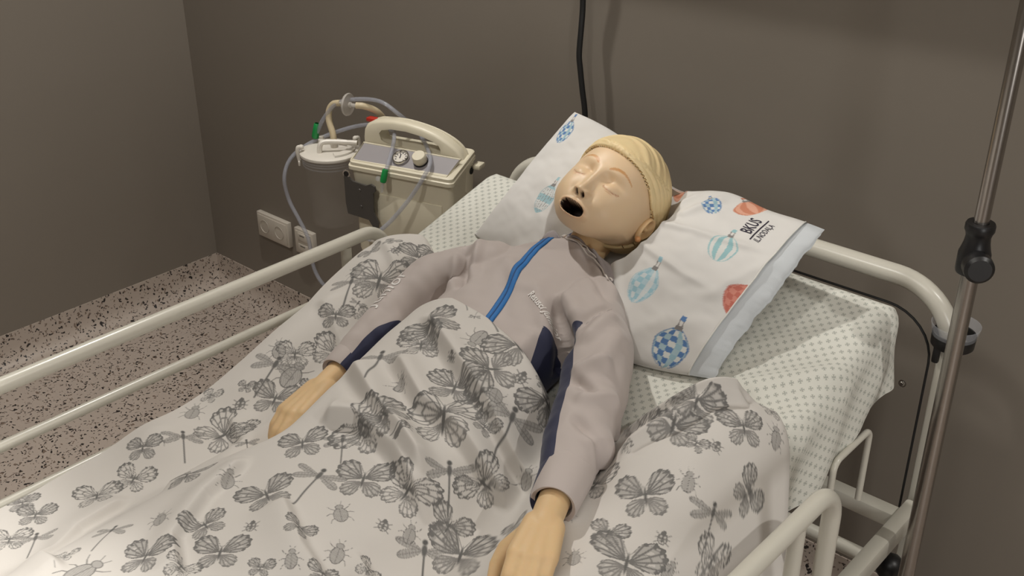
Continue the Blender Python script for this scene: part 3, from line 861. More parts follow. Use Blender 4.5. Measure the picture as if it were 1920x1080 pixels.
Ho = B + nrm * off[:, None]; Hi = B + nrm * .0002
used = np.unique(F_[keepF]); remap = -np.ones(len(P), int); remap[used] = np.arange(len(used)); n = len(used)
FF = remap[F_[keepF]]
ed = np.sort(np.concatenate([FF[:, [0, 1]], FF[:, [1, 2]], FF[:, [2, 0]]]), 1)
uq, cnt = np.unique(ed, axis=0, return_counts=True); be = uq[cnt == 1]
rim = np.concatenate([np.stack([be[:, 0], be[:, 1], be[:, 1] + n], 1), np.stack([be[:, 0], be[:, 1] + n, be[:, 0] + n], 1)])
# ease the cut so that the hairline is smooth
Hv = np.concatenate([Ho[used], Hi[used]])
for v in np.unique(be):
    pass
hair = mesh('hair', from_head(Hv), np.concatenate([FF, FF[:, ::-1] + n, rim]))
hair_o = adopt(link('hair', hair, M['hair']), man); hair_o['label'] = 'moulded blond hair cap'

def ear(sx):
    V, F = icosphere(5)
    q = V * np.array([.0085, .0215, .0140])
    u, w = V[:, 1], V[:, 2]
    rr = np.sqrt((u * .95) ** 2 + ((w - .05) * 1.05) ** 2)
    outer = V[:, 0] > 0
    q[:, 0] += np.where(outer, -.0095 * G((rr - .35) / 1.0, .33) + .0010 * G(rr - .85, .16) + .0022 * G(np.hypot(u - .05, w + .12), .16), 0)
    q[:, 2] *= 1 - .30 * sm01(0, -1, u); q[:, 2] += .003 * np.clip(-u, 0, 1) + -.002 * np.clip(u, 0, 1)
    q[:, 0] += .28 * np.clip(-q[:, 2], 0, 1)
    q = q + np.array([.0745, -.012, -.006]); q[:, 0] *= sx
    o = adopt(link('ear', mesh('ear', from_head(q), F if sx > 0 else F[:, ::-1]), M['skin']), man)
    pl = MB().ball(tuple(from_head(np.array([[sx * .0785, -.0315, .000]]))[0]), .0052, 3).build('ear_peg', M['peg'])
    adopt(pl, o)
M['peg'] = mat('ear_peg_vinyl', srgb(214, 156, 104), 0.35)
ear(1); ear(-1)

# ---- one continuous body: torso, neck, arms, hands
def capsule(mb, a, b, ra, rb, n=14):
    a = Vector(a); b = Vector(b); ax = (b - a); L = ax.length; ax.normalize()
    pr = []
    for i in range(6): t = -pi / 2 + pi / 2 * i / 5; pr.append((max(ra * cos(t), 1e-5), ra * sin(t)))
    for i in range(6): t = pi / 2 * i / 5; pr.append((max(rb * cos(t), 1e-5), L + rb * sin(t)))
    mb.lathe(pr, a, ax, n)
def limb(mb, P, R, n=16):
    for i in range(len(P) - 1): capsule(mb, P[i], P[i + 1], R[i], R[i + 1], n)
MX = -1.050
RINGS = [(.78, .115, .040, .712), (.86, .118, .046, .735), (.95, .122, .052, .762), (1.06, .124, .058, .785), (1.15, .134, .060, .812), (1.22, .142, .058, .832), (1.275, .138, .050, .848), (1.315, .095, .042, .866), (1.335, .060, .036, .880)]
def torso(mb, grow, ridge=0.0, n=48):
    V = []; F = []
    for (yy, a, b, zc) in RINGS:
        for j in range(n):
            t = 2 * pi * j / n; cx_, cz_ = cos(t), sin(t)
            ex = 2 / 2.5
            V.append((MX + (a + grow) * math.copysign(abs(cx_) ** ex, cx_) + (yy - 1.1) * .03, yy, zc + (b + grow) * math.copysign(abs(cz_) ** ex, cz_)))
    m = len(RINGS)
    for i in range(m - 1):
        for j in range(n): F.append([i * n + j, i * n + (j + 1) % n, (i + 1) * n + (j + 1) % n, (i + 1) * n + j])
    F.append(list(range(n))[::-1]); F.append([(m - 1) * n + j for j in range(n)])
    mb.put(V, F)
body = MB(); torso(body, -.022)
nk0 = Vector((-1.046, 1.300, .852)); nk1 = Vector(from_head(np.array([[0, -.050, -.034]]))[0])
limb(body, [nk0, nk0.lerp(nk1, .5), nk1], [.034, .034, .037], 24)
RA = [Vector(p) for p in ((-1.185, 1.262, .850), (-1.2494, 1.1311, 0.8050), (-1.2212, 0.9622, 0.7650))]
LA = [Vector(p) for p in ((-.925, 1.255, .858), (-0.8009, 1.0733, 0.8350), (-0.7212, 0.9019, 0.8100))]
limb(body, RA, [.024, .022, .0205]); limb(body, LA, [.024, .022, .0215])
def hand(mb, wrist, d, up, thumb_side, curl, spread=1.0, s=1.0, wide=.0185):
    d = Vector(d).normalized(); up = Vector(up); up = (up - d * up.dot(d)).normalized()
    side = d.cross(up) * thumb_side
    w0 = Vector(wrist)
    lens = [.0215, .024, .0225, .0175]
    for i, (o, L, kx) in enumerate(zip((.95, .33, -.32, -.92), lens, (.058, .061, .058, .052))):
        base = w0 + side * (o * wide * .62) * s + up * .000
        kn = w0 + d * kx * s + side * (o * wide) * s + up * (.0035 - .002 * abs(o)) * s
        capsule(mb, base, kn, .0135 * s, .0105 * s)
        capsule(mb, w0 + d * .02 * s + side * o * wide * .5 * s - up * .006 * s, kn - up * .005 * s, .0135 * s, .0095 * s)
        dd = (d + side * o * .10 * spread).normalized(); p = kn; ang = 0
        for k, (f, ra, rb) in enumerate(((1.15, .0092, .0082), (.78, .0082, .0075), (.62, .0074, .0062))):
            ang += curl[k]
            v = dd * cos(ang) - up * sin(ang)
            q = p + v * L * f * s; capsule(mb, p, q, ra * s, rb * s); p = q
    t0 = w0 + d * .012 * s + side * wide * .75 * s - up * .006 * s
    t1 = t0 + (d * .60 + side * .62 - up * .45).normalized() * .030 * s
    t2 = t1 + (d * .86 + side * .22 - up * .40).normalized() * .022 * s
    t3 = t2 + (d * .92 - side * .02 - up * .35).normalized() * .018 * s
    capsule(mb, t0, t1, .0125 * s, .0105 * s); capsule(mb, t1, t2, .0105 * s, .0088 * s); capsule(mb, t2, t3, .0086 * s, .0068 * s)
rw = Vector((-1.2013, 0.9035, 0.7640))
capsule(body, RA[2], rw, .0205, .0190, 20)
hand(body, rw, Vector((-1.1697, 0.7774, 0.7520)) - rw, (-.25, .0, .97), -1, (.30, .50, .35), .5, 1.27)
lw = Vector((-0.6916, 0.8399, 0.8120))
capsule(body, LA[2], lw, .0215, .0205, 20)
hand(body, lw, Vector((-0.6489, 0.7563, 0.8120)) - lw, (.10, .05, .99), 1, (.40, .5, .4), .4, 1.1, wide=.0200)
bme = fused('body', body, .0026, 5, .5)
body_o = adopt(link('body', bme, M['skin']), man); body_o['label'] = 'bare vinyl neck and hands'

# ---- jacket
jk = MB(); torso(jk, .005)
limb(jk, [(-1.05, 1.31, .856), (-1.048, 1.340, .870)], [.052, .046], 24)
limb(jk, [(-1.165, 1.262, .850), (-1.2358, 1.1986, 0.8320), (-1.2453, 1.1273, 0.8080), (-1.2327, 1.0435, 0.7860), (-1.2235, 0.9734, 0.7670)], [.053, .049, .043, .037, .030], 24)
limb(jk, [(-.945, 1.255, .855), (-0.8625, 1.1697, 0.8520), (-0.8072, 1.0863, 0.8350), (-0.7646, 0.9944, 0.8200), (-0.7268, 0.9163, 0.8100)], [.054, .053, .050, .047, .034], 24)
jme = fused('jacket', jk, .0034, 14, .5)
Vj = verts_np(jme).astype(float)
nrm = np.empty(len(Vj) * 3, np.float32); jme.vertices.foreach_get('normal', nrm); nrm = nrm.reshape(-1, 3)
x, y, z = Vj.T
disp = .0026 * fbm(x * 26, y * 30, 41) + .0012 * fbm(x * 80 + z * 40, y * 70, 42)
CREASE = [  # (start, end, height, width)
    ((-0.9827, 1.2105, 0.8800), (-0.8651, 1.1000, 0.8500), -.011, .010), ((-0.9786, 1.2253, 0.8900), (-0.8914, 1.1578, 0.8600), .008, .013), ((-1.0440, 1.2298, 0.8900), (-0.9138, 1.1150, 0.8700), .005, .014),
    ((-0.8707, 1.2153, 0.8900), (-0.8875, 1.1400, 0.8600), -.004, .008), ((-0.8550, 1.2086, 0.8800), (-0.8533, 1.1104, 0.8500), .007, .012), ((-0.8331, 1.1866, 0.8700), (-0.7944, 1.0667, 0.8500), .006, .013),
    ((-0.8304, 1.0572, 0.8500), (-0.7875, 1.1061, 0.8700), .008, .012), ((-0.8233, 1.0524, 0.8400), (-0.7632, 1.0379, 0.8600), -.009, .009), ((-0.7843, 1.0065, 0.8400), (-0.7477, 1.0785, 0.8600), .008, .012),
    ((-0.7740, 0.9875, 0.8500), (-0.6937, 0.9821, 0.8600), -.008, .009), ((-0.7298, 0.9556, 0.8400), (-0.7126, 1.0310, 0.8600), .007, .012),
    ((-1.1361, 1.1749, 0.8600), (-1.2027, 1.2792, 0.8700), .006, .010), ((-1.1322, 1.1480, 0.8600), (-1.2055, 1.2482, 0.8700), -.010, .010), ((-1.1528, 1.1475, 0.8500), (-1.2033, 1.2221, 0.8700), .007, .011), ((-1.1762, 1.1393, 0.8400), (-1.1832, 1.1853, 0.8600), -.005, .010),
    ((-1.2037, 1.0184, 0.8000), (-1.2030, 1.0903, 0.8200), .004, .010), ((-1.1977, 0.9786, 0.8000), (-1.1905, 1.0072, 0.8100), -.004, .008), ((-1.1362, 1.2543, 0.8800), (-1.0144, 1.1824, 0.8800), .004, .016),
    ((-1.0384, 1.3412, 0.8900), (-0.8707, 1.2153, 0.8900), -.006, .009), ((-0.9877, 1.3050, 0.9000), (-0.8854, 1.2495, 0.8800), .006, .011), ((-0.9557, 1.0779, 0.8700), (-0.9567, 1.1407, 0.8800), .004, .013)]
for a, b, h, w in CREASE:
    d, t = seg_d(x, y, a[0], a[1], b[0], b[1])
    disp += 1.45 * h * np.exp(-(d / w) ** 2) * sstep(0, .25, t) * sstep(0, .25, 1 - t) * (z > .80)
Vj += nrm * disp[:, None]
jme.vertices.foreach_set('co', Vj.astype(np.float32).ravel()); jme.update()
x, y, z = Vj.T
# navy inserts: flank of the body, inner and under side of both sleeves
RP = [(-1.2358, 1.1986, 0.8320), (-1.2453, 1.1273, 0.8080), (-1.2327, 1.0435, 0.7860), (-1.2235, 0.9734, 0.7670), (-1.2110, 0.9199, 0.7600)]
LP = [(-0.8625, 1.1697, 0.8520), (-0.8072, 1.0863, 0.8350), (-0.7646, 0.9944, 0.8200), (-0.7268, 0.9163, 0.8100), (-0.7023, 0.8683, 0.8100)]
rd, rs, rt = poly_d(x, y, [p[:2] for p in RP])
ld, ls, lt = poly_d(x, y, [p[:2] for p in LP])
isr = (rd < .060) & (x < -1.18) & (y < 1.16); isl = (ld < .062) & (x > -.885) & (y < 1.22)
rz = np.interp(rt, [0, .25, .5, .75, 1], [p[2] for p in RP]); lz = np.interp(lt, [0, .25, .5, .75, 1], [p[2] for p in LP])
nav = np.full(len(x), -.05)
nav = np.where(isr, rd * rs - .008 - .060 * sstep(.62, .15, rt) - (z - rz) * .25, nav)
nav = np.where(isl, (-ld * ls) - .026 + .030 * lt - (z - lz) * .30, nav)
fl = ~isr & ~isl & (y < 1.165) & (x > -1.05)
nav = np.where(fl, np.minimum(x + .935 + (y - 1.1) * .35, 1.150 - y + .25 * (x + .93)), nav)
set_attr(jme, 'navy', 'FLOAT', nav)
seam = np.full(len(x), .05)
dA, tA = seg_d(x, y, *(-0.8707, 1.2153, 0.8900)[:2], *(-0.8867, 1.1302, 0.8600)[:2]); seam = np.where((tA > .0) & (tA < 1) & (z > .82), dA, seam)
set_attr(jme, 'seam', 'FLOAT', seam)
jak = adopt(link('jacket', jme, M['jacket']), man); jak['label'] = 'light grey zip jacket with navy side panels'
jb = bvh_of(jak)
def drop(x, y, lift=0.0):
    h = jb.ray_cast(Vector((x, y, 1.3)), Vector((0, 0, -1)))
    return (h[0] + h[1] * lift, h[1]) if h[0] is not None else (Vector((x, y, .87)), Vector((0, 0, 1)))
def strip(name, path, width, lift, material, k=24, across=7, thick=.0012):
    C = spline([(p[0], p[1], 0) for p in path], k); V = []; n = len(C)
    for i, c in enumerate(C):
        tn = (C[min(i + 1, n - 1)] - C[max(i - 1, 0)]).normalized(); sd = Vector((tn.y, -tn.x, 0))
        for j in range(across):
            u = (j / (across - 1) - .5) * width
            p, nn = drop(c.x + sd.x * u, c.y + sd.y * u, lift * (1 if 0 < j < across - 1 else .2)); V.append(p)
    me = mesh(name, np.array(V), grid_faces(n, across))
    o = link(name, me, material); md = o.modifiers.new('thickness', 'SOLIDIFY'); md.thickness = thick; md.offset = 0
    return o
ZIP = [(-1.0816, 1.3676, 0.8850), (-1.0921, 1.3354, 0.8850), (-1.0923, 1.2905, 0.8850), (-1.0757, 1.2331, 0.8820), (-1.0554, 1.1878, 0.8780), (-1.0400, 1.1413, 0.8740), (-1.0291, 1.0960, 0.8700), (-1.0183, 1.0510, 0.8650)]
zp = adopt(strip('zip_tape', ZIP, .0165, .0016, M['blue']), jak)
adopt(strip('zip_teeth', ZIP, .0036, .0030, M['blue_dark'], across=3), jak)
adopt(drape_text('chest_print', 'Resusci Junior', .0110, Vector((-1.0130, 1.1808, 0.8850)), Vector((-0.8990, 1.1318, 0.8850)) - Vector((-1.0130, 1.1808, 0.8850)), jb, M['print_white'], up_hint=(0, -.25, 1), stretch=.95, lift=.0016, bold=.0003), jak)
adopt(drape_text('sleeve_print', 'Junior', .026, Vector((-1.2442, 1.0636, 0.8200)), Vector((-1.2426, 1.1798, 0.8400)) - Vector((-1.2442, 1.0636, 0.8200)), jb, M['print_white'], up_hint=(-.35, -.2, .9), lift=.0010), jak)
# collar: a turned-up band round the neck, open at the zip
nax = (nk1 - nk0).normalized(); q = Vector((0, 0, 1)).rotation_difference(nax)
def collar(a0, a1, name, flare, hgt):
    V = []; nu, nv_ = 40, 8
    for i in range(nu):
        a = a0 + (a1 - a0) * i / (nu - 1)
        for j in range(nv_):
            f = j / (nv_ - 1)
            r = .0575 + flare * f * f + .0012 * sin(a * 7)
            V.append(nk0 + q @ Vector((r * cos(a) * 1.08, r * sin(a), .012 + hgt * f * (1 - .25 * abs(2 * i / (nu - 1) - 1) ** 3))))
    o = link(name, mesh(name, np.array([v[:] for v in V]), grid_faces(nu, nv_)), M['collar'])
    md = o.modifiers.new('thickness', 'SOLIDIFY'); md.thickness = .0028; md.offset = 0
    return adopt(o, jak)
collar(radians(-22), radians(202), 'collar', .004, .030)
def flap(name, lower, upper, n=20, k=7):
    lo = spline([Vector(p) for p in lower], n); up = spline([Vector(p) for p in upper], n); V = []
    for a, b in zip(lo, up):
        for j in range(k):
            f = j / (k - 1); p = a.lerp(b, f); s_, nn = drop(p.x, p.y, .0025); p.z = max(p.z, s_.z) if s_.z < p.z + .03 else p.z
            V.append((p.x, p.y, p.z + .004 * sin(pi * f)))
    o = link(name, mesh(name, np.array(V), grid_faces(len(lo), k)), M['collar'])
    md = o.modifiers.new('thickness', 'SOLIDIFY'); md.thickness = .0026; md.offset = 0
    return adopt(o, jak)
flap('collar_front', [(-1.0738, 1.3433, 0.8900), (-1.0345, 1.3419, 0.8930), (-0.9958, 1.3273, 0.8920), (-0.9565, 1.3022, 0.8900), (-0.9300, 1.2860, 0.8860)], [(-1.0581, 1.3461, 0.9120), (-1.0288, 1.3438, 0.9140), (-0.9957, 1.3318, 0.9130), (-0.9642, 1.3226, 0.9080), (-0.9400, 1.3212, 0.9000)])
flap('collar_front', [(-1.1218, 1.3435, 0.8850), (-1.0997, 1.3373, 0.8860), (-1.0901, 1.3401, 0.8860), (-1.0846, 1.3478, 0.8870)], [(-1.1179, 1.3331, 0.8960), (-1.1170, 1.3519, 0.9050), (-1.1075, 1.3605, 0.9090), (-1.0866, 1.3496, 0.9070)])
zt, _ = drop(*(-1.0751, 1.3535, 0.8900)[:2], .004)
adopt(MB().box(zt + Vector((.004, .010, .004)), (.008, .014, .003), bev=.0015).build('zip_stop', M['navy_cloth']), jak)
sl = MB().box(zt + Vector((-.002, -.002, .004)), (.006, .009, .004), bev=.0015).build('zip_slider', M['cord']); adopt(sl, jak)
cdp = [Vector((-1.0574, 1.3326, 0.9050)), Vector((-1.0322, 1.3327, 0.9050)), Vector((-0.9966, 1.3236, 0.9000)), Vector((-0.9595, 1.3044, 0.8950)), Vector((-0.9234, 1.2742, 0.8900))]
for k, s in enumerate((-.0022, .0022)):
    pts = []
    for c in spline(cdp, 8):
        p, nn = drop(c.x + s * 1.2, c.y + s * .6, .0030); p.z = max(p.z, c.z - .012); pts.append(p)
    adopt(MB().tube(pts, .0014, 8).build('draw_cord', M['cord']), jak)

# cuffs
for (a, b, ra, rb) in (((-1.2295, 0.9951, 0.7720), (-1.2189, 0.9491, 0.7650), .0300, .0275), ((-0.7401, 0.9482, 0.8130), (-0.7099, 0.8786, 0.8100), .0360, .0310)):
    a = Vector(a); b = Vector(b)
    cf = MB().lathe([(ra, 0), (ra + .0008, .01), (rb + .001, (b - a).length - .004), (rb - .001, (b - a).length), (rb - .006, (b - a).length - .004), (ra - .006, .004)], a, b - a, 36)
    o = adopt(cf.build('cuff', M['jacket']), jak)
    cv_ = verts_np(o.data) - np.array(a[:])
    set_attr(o.data, 'navy', 'FLOAT', cv_ @ (np.array([.9, .25, -.35]) if ra < .033 else np.array([-.9, -.1, -.35])) - .004); set_attr(o.data, 'seam', 'FLOAT', np.full(len(cv_), .05))

# ------------------------------------------------------------------ duvet with the insect print
NX, NY = 900, 880
gx = np.linspace(-1.515, -.485, NX)
t = np.linspace(0, 1, NY)
Y_ = -.10 + t[None, :] * (hem(gx)[:, None] + .10)
# rows packed where the photograph looks
t2 = np.where(t < .12, t / .12 * .26, .26 + (t - .12) / .88 * .74)
Y_ = -.10 + t2[None, :] * (hem(gx)[:, None] + .10)
X_ = np.repeat(gx[:, None], NY, 1)
Z_ = duvet_z(X_, Y_)
fx, fy = X_.ravel(), Y_.ravel()
ink = np.zeros(len(fx), np.float32)
def line(px, py, ax, ay, bx, by, w):
    d, _ = seg_d(px, py, ax, ay, bx, by); return np.clip(1.35 - d / w, 0, 1)
def butterfly(p, q, sd):
    r = random.Random(sd); a = np.abs(p); o = np.zeros_like(p); style = sd % 3
    for (ry, lo, hi, mid, R, pw, nveins) in ((.05, -12, 74, 34, .52, .42, 6), (-.01, -84, 4, -42, .37, .45, 6)):
        u, v = a - .015, q - ry; rr = np.hypot(u, v); ph = np.degrees(np.arctan2(v, u))
        c = np.cos(np.radians((ph - mid) * 90 / ((hi - lo) / 2 + 4)))
        rm = R * np.clip(c, 1e-4, 1) ** pw * (1 + .03 * np.cos(np.radians(ph * 26)))
        tt = rr / rm; ins = (tt < 1) & (ph > lo) & (ph < hi)
        w = np.where(ins, [.03, .34, .16][style], 0)
        vein = np.zeros_like(p)
        for k in range(nveins):
            pk = lo + (hi - lo) * (k + .5) / nveins
            vein = np.maximum(vein, np.clip(1.5 - rr * np.abs(np.sin(np.radians(ph - pk))) / (.0085 + .006 * (style > 0)), 0, 1))
        cellr = .50 + .10 * np.cos(np.radians((ph - mid) * 6))
        vein = np.maximum(vein, np.clip(1.4 - np.abs(tt - cellr) / .035, 0, 1) * .9)
        edge = np.clip((tt - .80) / .06, 0, 1)
        dots = (np.cos(np.radians(ph) * 30 + sd) > .25) & (np.abs(tt - .90) < .045)
        band = np.where(dots, .15, .80) * edge
        if style == 1:
            spots = (np.cos(np.radians(ph) * 15 + sd) > .35) & (np.abs(tt - .62) < .10); w = np.where(spots & ins, .08, w)
        if style == 2:
            w = np.where(ins & (np.sin(tt * 17 + sd) > .4), .42, w)
        w = np.maximum(w, np.maximum(vein * .78, band)); w = np.maximum(w, np.clip(1 - rr / .11, 0, 1) * .8)
        outl = np.clip((tt - .95) / .03, 0, 1) * .85
        w = np.maximum(w, outl)
        o = np.where(ins, np.maximum(w * (.86 if ry < 0 else 1), 0), o)
    bd = (p / .022) ** 2 + ((q - .02) / .15) ** 2
    o = np.maximum(o, np.clip(1.6 - bd, 0, 1) * .85)
    for s in (-1, 1): o = np.maximum(o, line(p, q, s * .01, .15, s * .10, .31, .006) * .7)
    return o
def beetle(p, q, sd):
    o = np.zeros_like(p); a = np.abs(p)
    for (y0, x1, y1, x2, y2) in ((.20, .36, .30, .48, .44), (.0, .42, .02, .56, -.06), (-.2, .38, -.32, .46, -.52)):
        o = np.maximum(o, line(a, q, .2, y0, x1, y1, .018)); o = np.maximum(o, line(a, q, x1, y1, x2, y2, .014))
    o *= .8
    b = np.sqrt((p / .30) ** 2 + ((q + .10) / .40) ** 2)
    hatch = .34 + .14 * (np.sin(p * 90 + q * 40) > .3)
    o = np.where(b < 1, hatch, o); o = np.maximum(o, np.clip(1.5 - np.abs(b - .97) / .05, 0, 1) * .85)
    o = np.maximum(o, np.where(b < 1, line(p, q, 0, .3, 0, -.5, .018), 0) * .8)
    hd = np.sqrt((p / .17) ** 2 + ((q - .36) / .12) ** 2)
    o = np.where(hd < 1, .40, o); o = np.maximum(o, np.clip(1.4 - np.abs(hd - .95) / .12, 0, 1) * .8)
    o = np.maximum(o, line(a, q, .06, .46, .14, .66, .014) * .7)
    return o
def ladybug(p, q, sd):
    a = np.abs(p); o = np.zeros_like(p)
    for (y0, y1) in ((.25, .4), (0, .0), (-.25, -.4)): o = np.maximum(o, line(a, q, .3, y0, .55, y1, .04) * .7)
    b = np.sqrt((p / .38) ** 2 + ((q) / .46) ** 2)
    o = np.where(b < 1, .72, o)
    for (u, v) in ((.16, .16), (.2, -.12), (.1, -.3)): o = np.where((np.hypot(a - u, q - v) < .085) & (b < 1), .2, o)
    o = np.maximum(o, np.where(b < 1, line(p, q, 0, .3, 0, -.46, .03), 0) * .9)
    return np.where(np.hypot(p, q - .42) < .18, .8, o)
def dragonfly(p, q, sd):
    a = np.abs(p); o = np.zeros_like(p)
    for (ang, L, W_) in ((radians(14), .50, .075), (radians(-20), .46, .085)):
        u = (a - .02) * cos(ang) + (q - .16) * sin(ang); v = -(a - .02) * sin(ang) + (q - .16) * cos(ang)
        b = np.sqrt(((u - L / 2) / (L / 2)) ** 2 + (v / (W_ * (.55 + .6 * np.clip(u / L, 0, 1)))) ** 2)
        o = np.where(b < 1, np.maximum(o, .36 + .16 * (np.sin(u * 110) > .5)), o)
        o = np.maximum(o, np.clip(1.4 - np.abs(b - .97) / .06, 0, 1) * .7)
        o = np.maximum(o, np.where(b < 1, np.clip(1.3 - np.abs(v) / .012, 0, 1) * .7, 0))
    o = np.maximum(o, line(p, q, 0, .12, 0, -.62, .020) * .85)
    o = np.maximum(o, np.clip(1.5 - (p / .05) ** 2 - ((q - .17) / .11) ** 2, 0, 1) * .85)
    return np.maximum(o, np.clip(1.5 - (p / .05) ** 2 - ((q - .31) / .05) ** 2, 0, 1) * .9)
def twig(p, q, sd): return line(p, q, 0, -.5, .03, .5, .04) * .75
KIND = {'b': butterfly, 'e': beetle, 'l': ladybug, 'd': dragonfly, 't': twig}
